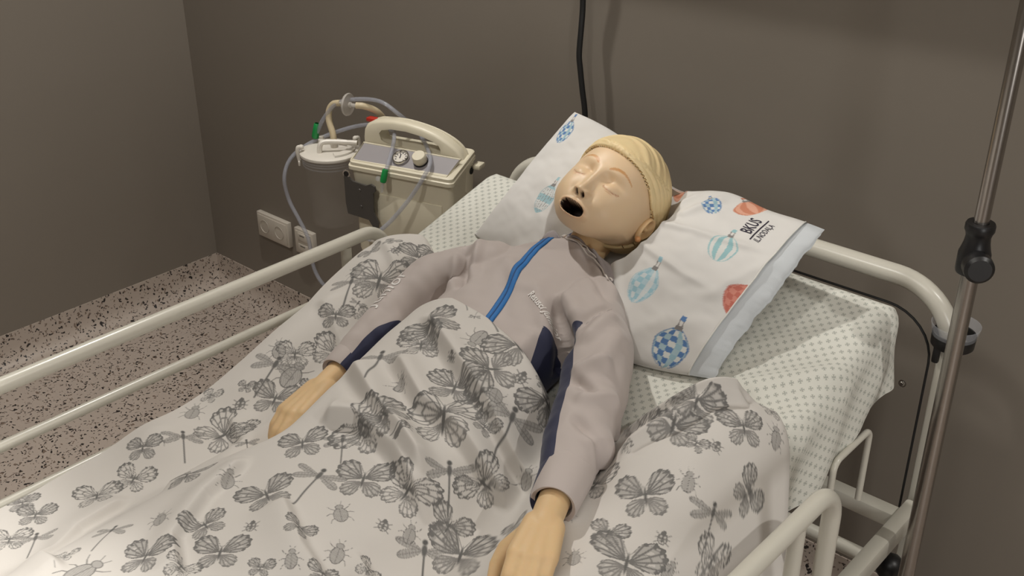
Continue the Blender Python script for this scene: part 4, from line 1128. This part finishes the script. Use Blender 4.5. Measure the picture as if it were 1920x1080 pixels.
INSECTS = [
    ('b', -1.3323, 1.1483, 2.076, 0.1263),
    ('b', -1.3175, 1.2319, 2.077, 0.0897),
    ('b', -1.3072, 1.2620, 2.379, 0.0719),
    ('l', -1.3514, 1.2093, 1.766, 0.0207),
    ('b', -1.3868, 1.2297, 1.599, 0.0397),
    ('b', -1.4119, 1.2025, 2.599, 0.0539),
    ('e', -1.3868, 1.1456, 2.244, 0.0389),
    ('d', -1.3662, 1.1103, 2.172, 0.0834),
    ('t', -1.3264, 1.1850, 2.557, 0.0182),
    ('t', -1.3367, 1.1127, 2.667, 0.0201),
    ('d', -1.3279, 1.0908, 1.813, 0.0311),
    ('b', -1.3323, 1.0473, 2.311, 0.0680),
    ('b', -1.3043, 1.0840, 1.457, 0.0441),
    ('d', -1.2969, 1.2214, -1.995, 0.0321),
    ('b', -1.0670, 1.0255, 2.827, 0.1030),
    ('b', -1.0641, 0.9909, 2.308, 0.0812),
    ('e', -0.9963, 1.0454, -1.440, 0.0403),
    ('b', -0.9374, 1.0723, 2.759, 0.1027),
    ('l', -0.8991, 1.0334, 1.677, 0.0223),
    ('l', -0.9993, 0.9929, 1.923, 0.0189),
    ('b', -0.9359, 1.0128, -2.240, 0.1042),
    ('d', -1.0346, 1.0820, -1.136, 0.0197),
    ('b', -0.8829, 1.0578, 1.372, 0.0318),
    ('t', -1.0626, 1.0906, 2.524, 0.0239),
    ('t', -1.0022, 1.0859, 2.651, 0.0449),
    ('e', -1.0346, 0.9205, 1.902, 0.0281),
    ('b', -0.9624, 0.9568, 2.074, 0.0924),
    ('b', -0.9285, 0.9026, 2.244, 0.1116),
    ('l', -0.9477, 0.8487, 2.257, 0.0219),
    ('b', -0.9919, 0.8548, 3.004, 0.0804),
    ('b', -1.0125, 0.8327, 3.139, 0.1033),
    ('d', -0.8666, 0.9674, 1.899, 0.1007),
    ('b', -0.8608, 1.0475, -3.090, 0.0966),
    ('e', -0.8961, 0.9742, -1.124, 0.0362),
    ('b', -0.8843, 0.9398, 1.626, 0.0448),
    ('e', -1.3588, 0.9428, 2.446, 0.0387),
    ('b', -1.3308, 0.9535, 2.280, 0.0706),
    ('d', -1.3382, 0.9088, 1.882, 0.0889),
    ('e', -1.3072, 0.9283, 1.820, 0.0550),
    ('b', -1.2895, 0.9993, 1.879, 0.0860),
    ('b', -1.2925, 0.8757, 2.057, 0.0871),
    ('b', -1.2630, 0.9280, 2.018, 0.0501),
    ('d', -1.0965, 0.9324, 2.084, 0.0843),
    ('b', -1.0729, 0.7659, 2.442, 0.0756),
    ('d', -1.0273, 0.7999, 2.364, 0.0574),
    ('b', -1.3028, 0.7777, 1.483, 0.1070),
    ('d', -1.3205, 0.7225, 2.571, 0.0654),
    ('e', -1.3809, 0.7803, 2.220, 0.0372),
    ('b', -1.3897, 0.8206, 1.856, 0.0441),
    ('b', -1.3470, 0.8624, 2.093, 0.0335),
    ('l', -1.3293, 0.8362, 2.202, 0.0228),
    ('b', -1.2719, 0.8027, 2.639, 0.0542),
    ('b', -1.3500, 0.6700, 2.379, 0.0608),
    ('d', -1.2218, 0.7711, 2.587, 0.0389),
    ('t', -1.3352, 0.6974, 2.754, 0.0158),
    ('e', -0.6795, 1.1033, 2.479, 0.0331),
    ('b', -0.6471, 1.1032, 1.921, 0.0842),
    ('e', -0.7267, 1.0756, -2.287, 0.0357),
    ('b', -0.6515, 1.0565, 1.782, 0.0883),
    ('b', -0.5881, 1.1280, 2.369, 0.0754),
    ('e', -0.5616, 1.1747, 2.100, 0.0349),
    ('l', -0.5940, 1.0737, 1.702, 0.0168),
    ('d', -0.6147, 1.1208, 2.476, 0.0224),
    ('b', -0.5867, 1.2053, 2.247, 0.0392),
    ('b', -0.7031, 1.0833, 2.464, 0.0457),
    ('b', -0.6132, 1.0534, 1.709, 0.0385),
    ('b', -0.6913, 1.0080, 2.032, 0.0255),
    ('b', -1.3971, 0.4954, 2.571, 0.0525),
    ('b', -1.3588, 0.4945, 2.398, 0.0610),
    ('b', -1.3352, 0.4435, 2.460, 0.0628),
    ('d', -1.3058, 0.4649, 2.447, 0.0608),
    ('e', -1.1024, 0.4410, 1.566, 0.0524),
    ('b', -1.1599, 0.4459, 2.128, 0.0360),
    ('b', -1.0597, 0.5004, 2.095, 0.0769),
    ('t', -1.1378, 0.4228, 2.726, 0.0128),
    ('b', -1.0037, 0.5162, 2.000, 0.0503),
    ('b', -0.9919, 0.5662, 2.278, 0.0770),
    ('e', -0.9109, 0.6159, 2.305, 0.0269),
    ('e', -0.8887, 0.6706, 2.101, 0.0307),
    ('b', -0.9315, 0.5830, 2.148, 0.0378),
    ('b', -0.8740, 0.6299, 2.105, 0.0457),
    ('b', -0.8504, 0.6833, 1.732, 0.0434),
    ('d', -0.8254, 0.7591, 2.269, 0.0797),
    ('b', -0.7974, 0.7957, 2.054, 0.0969),
    ('e', -0.6427, 0.8400, 2.086, 0.0266),
    ('b', -0.5940, 0.8793, 1.982, 0.1020),
    ('e', -0.5587, 0.9210, 1.621, 0.0301),
    ('b', -0.5425, 0.9932, 1.783, 0.0786),
    ('b', -1.4133, 0.5013, 2.698, 0.0378),
    ('b', -1.1908, 0.6492, 2.136, 0.0817),
    ('e', -1.1039, 0.6613, 2.260, 0.0315),
    ('b', -1.0317, 0.6713, 2.735, 0.0854),
    ('d', -1.0037, 0.7285, 1.847, 0.0778),
    ('l', -0.9978, 0.6199, 2.179, 0.0181),
    ('b', -0.9536, 0.7719, 2.149, 0.0864),
    ('e', -0.9344, 0.7152, 2.587, 0.0319),
    ('b', -0.8946, 0.7952, 1.549, 0.0889),
    ('d', -0.8696, 0.8535, 2.312, 0.0781),
    ('l', -0.8829, 0.7429, 1.982, 0.0183),
    ('b', -0.8372, 0.8913, -2.929, 0.0841),
    ('e', -0.8062, 0.9401, 1.775, 0.0318),
    ('b', -0.7591, 0.8579, 2.104, 0.0503),
    ('b', -1.3190, 0.6294, 2.072, 0.0672),
    ('e', -1.1054, 0.5542, 2.498, 0.0301),
    ('b', -1.0494, 0.5860, 2.874, 0.0663),
    ('b', -1.3264, 0.5742, 2.526, 0.0754),
    ('d', -1.1496, 0.5016, 2.038, 0.0584),
    ('e', -0.7046, 0.8983, 1.968, 0.0298),
    ('b', -0.7119, 0.9644, 1.686, 0.0769),
    ('b', -0.6265, 0.9646, 2.330, 0.0819),
    ('e', -0.5926, 1.0095, 1.988, 0.0295),
    ('d', -0.5602, 1.0101, 1.913, 0.0736),
    ('b', -0.6368, 0.8984, 1.855, 0.0562),
    ('b', -0.5528, 1.0875, 1.522, 0.0760),
    ('l', -0.5823, 0.9411, 1.902, 0.0176),
    ('b', -0.9433, 0.6530, 2.044, 0.0489),
    ('b', -0.8342, 0.8128, 1.727, 0.0680),
    ('e', -0.8578, 0.7658, 2.064, 0.0285),
]
fz = Z_.ravel()
for k, (kd, cx, cy, ang, size) in enumerate(INSECTS):
    m = np.where((np.abs(fx - cx) < size * .8) & (np.abs(fy - cy) < size * .8))[0]
    if not len(m): continue
    # the print lies in the plane that best fits the cloth there
    n_ = m[np.hypot(fx[m] - cx, fy[m] - cy) < size * .55]
    if len(n_) < 12: continue
    A_ = np.stack([fx[n_] - cx, fy[n_] - cy, np.ones(len(n_))], 1)
    (sa, sb, sc_), *_r = np.linalg.lstsq(A_, fz[n_], rcond=None)
    e1 = np.array([cos(ang), sin(ang), sa * cos(ang) + sb * sin(ang)]); e1 /= np.linalg.norm(e1)
    nn = np.array([-sa, -sb, 1.0]); nn /= np.linalg.norm(nn); e2 = np.cross(nn, e1)
    D = np.stack([fx[m] - cx, fy[m] - cy, fz[m] - sc_], 1)
    q = D @ e1 / size; p = -(D @ e2) / size
    ink[m] = np.maximum(ink[m], np.nan_to_num(KIND[kd](p, q, k * 7 + 3)))
V = np.stack([fx, fy, Z_.ravel()], 1)
F = grid_faces(NX, NY)
# underside skirt at the hem, set back, so that the duvet has thickness
hi_ = np.arange(NX) * NY + NY - 1
sk = V[hi_].copy(); sk[:, 2] -= .010; sk[:, 1] -= .006
sk2 = V[hi_].copy(); sk2[:, 2] -= .016; sk2[:, 1] -= .05; pass
n0 = len(V); V = np.concatenate([V, sk, sk2]); i = np.arange(NX - 1)
F = np.concatenate([F, np.stack([hi_[i], hi_[i + 1], n0 + i + 1, n0 + i], 1), np.stack([n0 + i, n0 + i + 1, n0 + NX + i + 1, n0 + NX + i], 1)])
me = mesh('duvet', V, F)
set_attr(me, 'ink', 'FLOAT', np.concatenate([np.clip(ink, 0, .92), np.zeros(2 * NX, np.float32)]))
duv = tag(link('duvet', me, M['duvet']), 'white duvet printed with grey butterflies and beetles bunched over the manikin', 'duvet')

# ------------------------------------------------------------------ drip stand
stand = empty('drip_stand', (-.452, 1.50, 0), 'stainless steel drip stand with black clamp beside the headboard', 'drip stand')
px_, py_ = -.452, 1.50
MB().tube([(px_, py_, .12), (px_, py_, 1.02)], .0128, 24).build('outer_pole', M['steel'], stand)
MB().tube([(px_, py_, 1.0), (px_, py_, 1.95)], .0105, 24).build('inner_pole', M['steel'], stand)
cl = MB().lathe([(.0130, 0), (.0215, 0), (.0225, .004), (.0225, .030), (.0205, .036), (.0180, .046), (.0170, .056), (.0185, .062), (.0205, .066), (.0205, .074), (.0190, .077), (.011, .077)], (px_, py_, .996), n=36).build('clamp', M['black_plastic'], stand)
kdir = Vector((.50, -.80, .05)).normalized()
adopt(MB().lathe([(0, .044), (.016, .044), (.0205, .040), (.0212, .030), (.0208, .020), (.0175, .016), (.010, .016), (.010, 0)], Vector((px_, py_, 1.016)), kdir, 28).build('clamp_knob', M['black_plastic']), cl)
for a in (0, 90, 180, 270):
    d = Vector((cos(radians(a + 20)), sin(radians(a + 20)), 0))
    MB().tube(spline([Vector((px_, py_, 1.93)), Vector((px_, py_, 1.94)) + d * .05, Vector((px_, py_, 1.95)) + d * .09, Vector((px_, py_, 1.98)) + d * .10], 5), .003, 8).build('hook', M['steel'], stand)
for k in range(5):
    a = radians(72 * k + 50); d = Vector((cos(a), sin(a), 0)); e_ = Vector((px_, py_, .085)) + d * .20
    MB().tube([Vector((px_, py_, .14)), Vector((px_, py_, .115)) + d * .10, e_], .012, 10).build('foot', M['steel'], stand)
    MB().lathe([(0, -.010), (.022, -.010), (.0255, 0), (.022, .010), (0, .010)], (e_.x, e_.y, .0255), (-d.y, d.x, 0), 20).build('caster_wheel', M['black_rubber'], stand)
MB().lathe([(.0128, 0), (.026, 0), (.026, .03), (.0128, .04)], (px_, py_, .12), n=28).build('hub', M['black_plastic'], stand)

# ------------------------------------------------------------------ suction unit on its stand
SA = Vector((-1.851, 1.539, 0)); SD = Vector((.9625, .2714, 0)); SN = Vector((-.2714, .9625, 0)); SROT = math.atan2(.2714, .9625)
def su(u, v, w): return SA + SD * u + SN * v + Vector((0, 0, w))
unit = empty('suction_unit', su(.125, .065, .575), 'cream medical suction unit with carrying handle and clear jar by the wall', 'suction unit')
CR = M['cream']
def loft(name, rings, material, parent, cap=True, sharp=35):
    n = len(rings[0]); mb = MB(); V = [p for r in rings for p in r]; F = []
    for i in range(len(rings) - 1):
        for j in range(n): F.append([i * n + j, i * n + (j + 1) % n, (i + 1) * n + (j + 1) % n, (i + 1) * n + j])
    if cap: F += [list(range(n))[::-1], [(len(rings) - 1) * n + j for j in range(n)]]
    mb.put(V, F); return mb.build(name, material, parent, sharp=sharp)
def rr_uv(u0, u1, v0, v1, r, k=5):
    P = []
    for (cx, cy, a) in ((u1 - r, v1 - r, 0), (u0 + r, v1 - r, pi / 2), (u0 + r, v0 + r, pi), (u1 - r, v0 + r, 1.5 * pi)):
        for j in range(k + 1): t_ = a + pi / 2 * j / k; P.append((cx + r * cos(t_), cy + r * sin(t_)))
    return P
def ring(u0, u1, v0, v1, r, wf): return [su(u, v, wf(v) if callable(wf) else wf) for u, v in rr_uv(u0, u1, v0, v1, r)]
top = lambda dz: (lambda v: .799 + dz + .030 * min(max(v, 0), .055) / .055)
loft('housing', [ring(.006, .250, .004, .108, .014, .560), ring(.000, .256, .000, .112, .016, .580), ring(-.001, .257, -.001, .112, .016, .740),
                 ring(-.004, .259, -.005, .112, .014, top(-.022)), ring(-.010, .264, -.011, .112, .014, top(-.018)), ring(-.010, .264, -.011, .112, .014, top(-.010)),
                 ring(-.007, .262, -.008, .112, .014, top(-.008)), ring(-.007, .262, -.008, .112, .014, top(-.001)), ring(-.004, .259, -.005, .110, .012, top(.001))], CR, unit)
MB().box(su(.150, -.0015, .655), (.165, .004, .150), SROT, .002).build('front_plate', CR, unit)
# raised tray rim and the grey control panel
pn = MB().put([su(.002, .002, .8012), su(.244, .002, .8012), su(.252, .047, .8258), su(.004, .047, .8258), su(.002, .002, .797), su(.244, .002, .797), su(.252, .047, .820), su(.004, .047, .820)],
              [[0, 1, 2, 3], [7, 6, 5, 4], [0, 4, 5, 1], [1, 5, 6, 2], [2, 6, 7, 3], [3, 7, 4, 0]]).build('control_panel', M['panel_grey'], unit, smooth=False)
adopt(MB().tube([su(.0, .0, .8005), su(.246, .0, .8005), su(.255, .049, .8262), su(.002, .049, .8262)], .0022, 8, closed=True).build('panel_rim', CR), pn)
pnN = (SN * -.48 + Vector((0, 0, .877))).normalized()
def on_panel(u, v): return su(u, v, .8012 + (v - .002) / .045 * .0246)
g = MB().lathe([(.0165, .0), (.0195, .0), (.0200, .006), (.0190, .0085), (.0168, .0085), (.0160, .004), (.0160, .002)], on_panel(.116, .025), pnN, 36).build('gauge', M['chrome'], unit)
adopt(MB().lathe([(0, .0040), (.0163, .0038), (.0163, .001)], on_panel(.116, .025), pnN, 36).build('gauge_dial', M['white_plastic']), g)
gx_, gy_ = SD, pnN.cross(SD)
gp = MB()
c0 = on_panel(.116, .025) + pnN * .0052
for k in range(9):
    a = radians(215 - 250 * k / 8); d = gx_ * cos(a) + gy_ * sin(a); gp.tube([c0 + d * .0105, c0 + d * .0140], .0007, 6)
gp.tube([c0 - (gx_ * .5 + gy_ * .8).normalized() * .003, c0 + (gx_ * -.35 + gy_ * .9).normalized() * .010], .0009, 6)
adopt(gp.build('gauge_scale', M['ink']), g)
MB().lathe([(0, .022), (.0140, .022), (.0158, .020), (.0165, .006), (.0155, .004), (.0150, 0)], on_panel(.166, .026), pnN, 32).build('vacuum_knob', CR, unit)
MB().lathe([(.0165, .0035), (.0172, .0022), (.0172, 0)], on_panel(.166, .026), pnN, 32).build('knob_base', M['black_plastic'], unit)
# carrying handle: an arch over the back half, with its opening
outer = [(-.006, .790), (-.007, .835), (-.004, .854), (.004, .867), (.020, .876), (.045, .882), (.075, .8850), (.110, .8845), (.150, .879), (.185, .870), (.215, .857), (.238, .842), (.252, .824), (.259, .800), (.260, .770), (.260, .74)]
inner = [(.032, .852), (.042, .864), (.070, .8705), (.110, .8710), (.150, .866), (.180, .858), (.197, .849), (.203, .838), (.203, .828), (.198, .822), (.150, .818), (.100, .819), (.062, .822), (.048, .826), (.038, .832), (.035, .840)]
def arch():
    """frame with a hole: outer outline bridged to inner outline, rounded front and back"""
    bm = bmesh.new()
    O = [(u, w) for u, w in outer] + [(.20, .74), (.10, .74), (-.006, .74)]
    def loop(pts, v): return [bm.verts.new(su(u, v, w)) for u, w in pts]
    def shrink(pts, d, sgn):
        c = []; n = len(pts)
        for i in range(n):
            a, b = pts[i - 1], pts[(i + 1) % n]; tx, tz = b[0] - a[0], b[1] - a[1]; L = math.hypot(tx, tz) + 1e-9
            c.append((pts[i][0] + sgn * d * tz / L, pts[i][1] - sgn * d * tx / L))
        return c
    vs = [.060, .063, .069, .088, .094, .097]; ins = [.007, .0025, 0, 0, .0025, .007]
    Lo = [loop(shrink(O, d, 1), v) for v, d in zip(vs, ins)]; Li = [loop(shrink(inner, d, 1), v) for v, d in zip(vs, [.006, .002, 0, 0, .002, .006])]
    for L in (Lo, Li):
        for a, b in zip(L[:-1], L[1:]):
            for i in range(len(a)): bm.faces.new([a[i], a[(i + 1) % len(a)], b[(i + 1) % len(a)], b[i]])
    for k in (0, -1):
        es = []
        for L in (Lo[k], Li[k]):
            for i in range(len(L)):
                e_ = bm.edges.get((L[i], L[(i + 1) % len(L)])); es.append(e_)
        bmesh.ops.triangle_fill(bm, use_beauty=True, use_dissolve=False, edges=es)
    bmesh.ops.recalc_face_normals(bm, faces=bm.faces)
    for f in bm.faces: f.smooth = True
    for e_ in bm.edges:
        if len(e_.link_faces) == 2 and e_.calc_face_angle(0) > radians(50): e_.smooth = False
    me = bpy.data.meshes.new('handle'); bm.to_mesh(me); bm.free(); return me
ho = adopt(link('handle', arch(), CR), unit)
adopt(MB().tube([su(.02, .088, .8735), su(.045, .088, .8800), su(.110, .088, .8820), su(.185, .088, .8690), su(.238, .088, .8425), su(.2605, .088, .800)], .0035, 8, smooth=6).build('handle_rib', CR), ho)
for w in (.812, .787):
    MB().lathe([(0, .0015), (.0075, .0015), (.0082, 0)], su(.2600, .088, w), SD, 24).build('port', M['black_rubber'], unit)
MB().box(su(.270, .105, .795), (.020, .030, .012), SROT, .004).build('side_lug', CR, unit)
MB().box(su(.008, .085, .8715), (.030, .018, .010), SROT - .1, .003).build('power_switch', M['red'], unit)
# fixing plate on the left front corner
pl = [(-.010, .768), (.004, .764), (.012, .757), (.048, .752), (.060, .7575), (.071, .753), (.073, .743), (.066, .736), (.064, .690), (.076, .664), (.074, .652), (.062, .650), (.050, .668), (-.006, .674), (-.010, .700)]
def plate_fr(u, v, w): return su(u - .002, v, w)
pp = MB().prism(pl, -.020, -.015, plate_fr).build('fixing_plate', M['dark_plate'], unit, smooth=False)
adopt(MB().lathe([(.0065, 0), (.0095, .001), (.0095, .003), (.0065, .003)], su(-.006, -.016, .772), -SN, 20).build('eyelet', M['chrome']), pp)
adopt(MB().lathe([(0, .0042), (.0062, .0042), (.0065, .002)], su(-.006, -.016, .772), -SN, 20).build('eyelet_plug', M['black_plastic']), pp)
adopt(MB().box(su(.03, -.009, .70), (.05, .016, .06), SROT, .004).build('plate_spacer', M['dark_plate']), pp)
for (u, w) in ((.028, .738), (.030, .698)):
    adopt(MB().lathe([(0, .002), (.003, .0015), (.004, 0)], su(u, -.020, w), -SN, 12).build('rivet', M['dark_plate']), pp)
# collection jar with lid
JU, JV = -.098, .055; jc = su(JU, JV, 0)
jar = MB().lathe([(0, .606), (.046, .606), (.052, .610), (.0545, .620), (.0600, .690), (.0655, .770), (.0690, .780), (.0690, .786), (.0670, .786), (.0635, .770), (.0580, .690), (.0525, .622), (.045, .609), (0, .609)], jc, n=56).build('collection_jar', M['jar'], unit)
jr = MB()
for w, r in ((.7745, .0672), (.768, .0662), (.760, .0655)): jr.lathe([(r - .0012, w - .0016), (r + .001, w - .001), (r + .001, w + .001), (r - .0012, w + .0016)], jc, n=56)
adopt(jr.build('jar_thread', M['clear']), jar)
WP = M['white_plastic']
lid = MB().lathe([(0, .7935), (.052, .7935), (.066, .7915), (.0715, .7885), (.0725, .785), (.0715, .782), (.068, .7815), (0, .782)], jc, n=56).build('jar_lid', WP, unit)
adopt(MB().lathe([(.040, .7935), (.041, .797), (.060, .7965), (.061, .7930)], jc, n=40, a0=radians(-30), a1=radians(150)).build('lid_step', WP), lid)
br = MB()
br.tube([su(JU - .006, JV - .034, .792), su(JU - .005, JV - .030, .812), su(JU + .004, JV - .020, .817), su(JU + .040, JV + .002, .815), su(JU + .070, JV + .012, .814)], .0062, 8, smooth=4)
adopt(br.build('lid_bridge', WP), lid)
for (a, hh) in ((-142, 0), (58, .004)):
    d = SD * cos(radians(a)) + SN * sin(radians(a)); p = jc + d * .066
    cl_ = MB().tube([p + Vector((0, 0, .800 + hh)), p + d * .007 + Vector((0, 0, .803 + hh)), p + d * .010 + Vector((0, 0, .792)), p + d * .007 + Vector((0, 0, .770))], .0045, 8, smooth=4)
    cl_.box(p + d * .008 + Vector((0, 0, .764)), (.017, .005, .012), SROT + radians(a + 90), .0015)
    cl_.ball(p + Vector((0, 0, .802 + hh)), .0065, 2)
    adopt(cl_.build('lid_clip', WP), lid)
for (u, v, h) in ((JU - .036, JV + .020, .812), (JU + .004, JV + .012, .812)):
    adopt(MB().lathe([(.0085, .792), (.0085, h - .008), (.006, h - .006), (.006, h), (0, h)], su(u, v, 0), n=20).build('lid_port', WP), lid)
# latex hose with the disc filter
hp = [su(JU + .004, JV + .012, .806), su(JU + .000, JV + .016, .826), su(JU - .012, JV + .022, .852), su(JU - .014, JV + .028, .876), su(JU - .002, JV + .030, .893), su(JU + .022, JV + .026, .900)]
h1_ = MB().tube(hp, .0076, 16, smooth=6).build('latex_hose', M['latex'], unit)
hp = [su(JU + .064, JV + .026, .900), su(JU + .082, JV + .032, .899), su(JU + .100, JV + .050, .886), su(JU + .106, JV + .066, .868), su(JU + .106, JV + .075, .855)]
MB().tube(hp, .0076, 16, smooth=6).build('latex_hose', M['latex'], unit)
fd = SD
flt = MB().lathe([(.004, -.026), (.0045, -.010), (.0065, -.008), (.0065, -.004), (.0255, -.003), (.0268, 0), (.0255, .003), (.0065, .004), (.0065, .008), (.0045, .010), (.004, .026)], su(JU + .043, JV + .024, .900), fd, 36).build('disc_filter', M['filter'], unit)
# stand carrying the unit
ust = empty('unit_stand', su(.13, .07, 0), 'white trolley stand under the cream suction unit behind the bed rail', 'stand')
MB().box(su(.128, .056, .5500), (.25, .11, .016), SROT, .004).build('shelf', W, ust)
MB().box(su(.060, -.012, .6150), (.055, .014, .010), SROT, .003).build('shelf_clip', WP, ust)
for (u, v) in ((.01, .06), (.245, .06)): MB().tube([su(u, v, .07), su(u, v, .545)], .011, 14).build('upright', W, ust)
for v in (-.03, .15):
    MB().tube([su(-.03, v, .07), su(.29, v, .07)], .012, 12).build('base_bar', W, ust)
    for u in (-.02, .28): MB().lathe([(0, -.009), (.026, -.009), (.0295, 0), (.026, .009), (0, .009)], su(u, v, .0300), SD, 20).build('caster_wheel', M['black_rubber'], ust)
for u in (.01, .245): MB().tube([su(u, -.03, .07), su(u, .15, .07)], .009, 12).build('base_rail', W, ust)

# loose clear suction tubing with green connectors, draped over the unit
tb = empty('suction_tubing', su(.0, .0, .80), 'clear suction tube with green connectors looped over the cream suction unit', 'tube')
CT = M['clear_tube']
MB().tube([su(-0.1450, 0.0750, 0.8199), su(-0.1233, 0.0750, 0.8575), su(-0.0859, 0.0800, 0.8978), su(-0.0385, 0.0900, 0.9118), su(0.0252, 0.0900, 0.9157), su(0.0707, 0.0900, 0.8944), su(0.0893, 0.1200, 0.8585), su(0.1054, 0.1250, 0.8400), su(0.1535, 0.0750, 0.8317), su(0.1941, 0.0200, 0.8253), su(0.2011, -0.0100, 0.8094), su(0.1693, -0.0300, 0.7504), su(0.1301, -0.0500, 0.6965), su(0.1030, -0.0700, 0.6679), su(0.0894, -0.0900, 0.6550)], .0048, 12, smooth=6).build('tube', CT, tb)
MB().tube([su(0.0957, -0.0220, 0.7790), su(0.0986, -0.0060, 0.8057), su(0.0875, 0.0300, 0.8233), su(0.0840, 0.0500, 0.8506), su(0.0477, 0.1000, 0.8469), su(-0.0190, 0.1250, 0.8419), su(-0.0732, 0.1200, 0.8300), su(-0.1337, 0.0900, 0.8075), su(-0.1689, 0.0500, 0.7882), su(-0.1918, 0.0200, 0.7611), su(-0.1974, 0.0000, 0.7198), su(-0.1896, -0.0000, 0.6663), su(-0.1665, -0.0000, 0.6219), su(-0.1459, -0.0000, 0.5808), su(-0.1389, 0.0000, 0.5422), su(-0.1353, -0.0000, 0.4995), su(-0.1197, -0.0000, 0.4663), su(-0.0936, 0.0000, 0.4427)], .0048, 12, smooth=6).build('tube', CT, tb)
MB().lathe([(0, -.002), (.0075, 0), (.0088, .004), (.0078, .022), (.0066, .036), (.0048, .038)], su(-0.1525, 0.0750, 0.8054), (su(-0.1445, 0.0750, 0.8412) - su(-0.1525, 0.0750, 0.8054)), 18).build('green_connector', M['green'], tb)
MB().lathe([(0, -.002), (.0062, 0), (.0074, .005), (.0070, .026), (.0062, .030), (.0045, .031)], su(0.0963, -0.0260, 0.7716), (su(0.1003, -0.0180, 0.8026) - su(0.0963, -0.0260, 0.7716)), 18).build('green_connector', M['green'], tb)
gtip = MB().tube([su(0.0963, -0.0260, 0.7716), su(0.0941, -0.0260, 0.7583), su(0.0920, -0.0260, 0.7476)], [.004, .0035, .003], 10)
gtip.ball(su(0.0842, -0.0260, 0.7784), .0065, 2)
gtip.build('clear_tip', M['clear'], tb)

# ------------------------------------------------------------------ wall sockets
def socket(p0, w, name, label, two):
    o = empty(name, (p0[0] + w / 2, Y1, p0[1]), label, 'socket')
    cx, cz = p0[0] + w / 2, p0[1]
    fp = MB().box((cx, Y1 - .008, cz), (w, .016, .081), bev=.002).build('face_plate', M['socket'], o)
    adopt(MB().box((cx, Y1 - .0175, cz), (w - .014, .003, .068), bev=.001).build('insert_frame', M['socket']), fp)
    for k in range(2 if two else 0):
        c = (cx + (k - .5) * .071, Y1 - .0195, cz)
        adopt(MB().lathe([(.0215, .0), (.0205, .0012), (.0195, .0), (.0190, -.0145), (0, -.0145)], c, (0, -1, 0), 32).build('socket_well', M['socket_well']), fp)
        for s in (-1, 1): adopt(MB().lathe([(0, .0008), (.0028, .0008), (.003, 0)], (c[0] + s * .0095, Y1 - .0052, cz), (0, -1, 0), 12).build('pin_hole', M['black_plastic']), fp)
    if not two:
        for dz in (.018, -.016): adopt(MB().box((cx, Y1 - .020, cz + dz), (.042, .004, .024), bev=.001).build('jack_cover', M['socket']), fp); 
        for dz in (.024, -.010): adopt(MB().box((cx, Y1 - .0222, cz + dz), (.022, .0008, .0025), bev=0).build('slot', M['dark_plate']), fp)
    return o
M['socket_well'] = mat('socket_well_plastic', srgb(178, 170, 158), 0.5)
socket((-2.680, .2985), .151, 'double_socket', 'white double power socket on the back wall nearest the corner', True)
socket((-2.497, .2985), .085, 'data_socket', 'white data outlet plate right of the double power socket', False)

# ------------------------------------------------------------------ black lead hanging down the wall, bedhead supply duct above
lead = MB().tube([(-1.425, 1.80, 1.474), (-1.415, 1.81, 1.32), (-1.4185, 1.8200, 1.1795), (-1.4167, 1.8150, 1.1256), (-1.4165, 1.8100, 1.0704), (-1.4124, 1.8100, 1.0369), (-1.4050, 1.8100, 0.9921), (-1.3956, 1.8100, 0.9351), (-1.39, 1.81, .80), (-1.38, 1.815, .55), (-1.38, 1.82, .30)], .0062, 14, smooth=6)
tag(lead.build('cable', M['black_rubber']), 'black cable hanging down the back wall behind the pillow', 'cable')
duct = empty('bedhead_duct', (-.40, 1.81, 1.56), 'grey bedhead supply duct on the back wall above the bed', 'supply duct')
MB().box((-.40, 1.805, 1.56), (2.7, .085, .17), bev=.008).build('duct_body', M['white_enamel'], duct)
for k in range(4): adopt(MB().box((-.9 + k * .4, 1.760, 1.56), (.10, .006, .08), bev=.002).build('outlet', M['white_plastic']), duct)
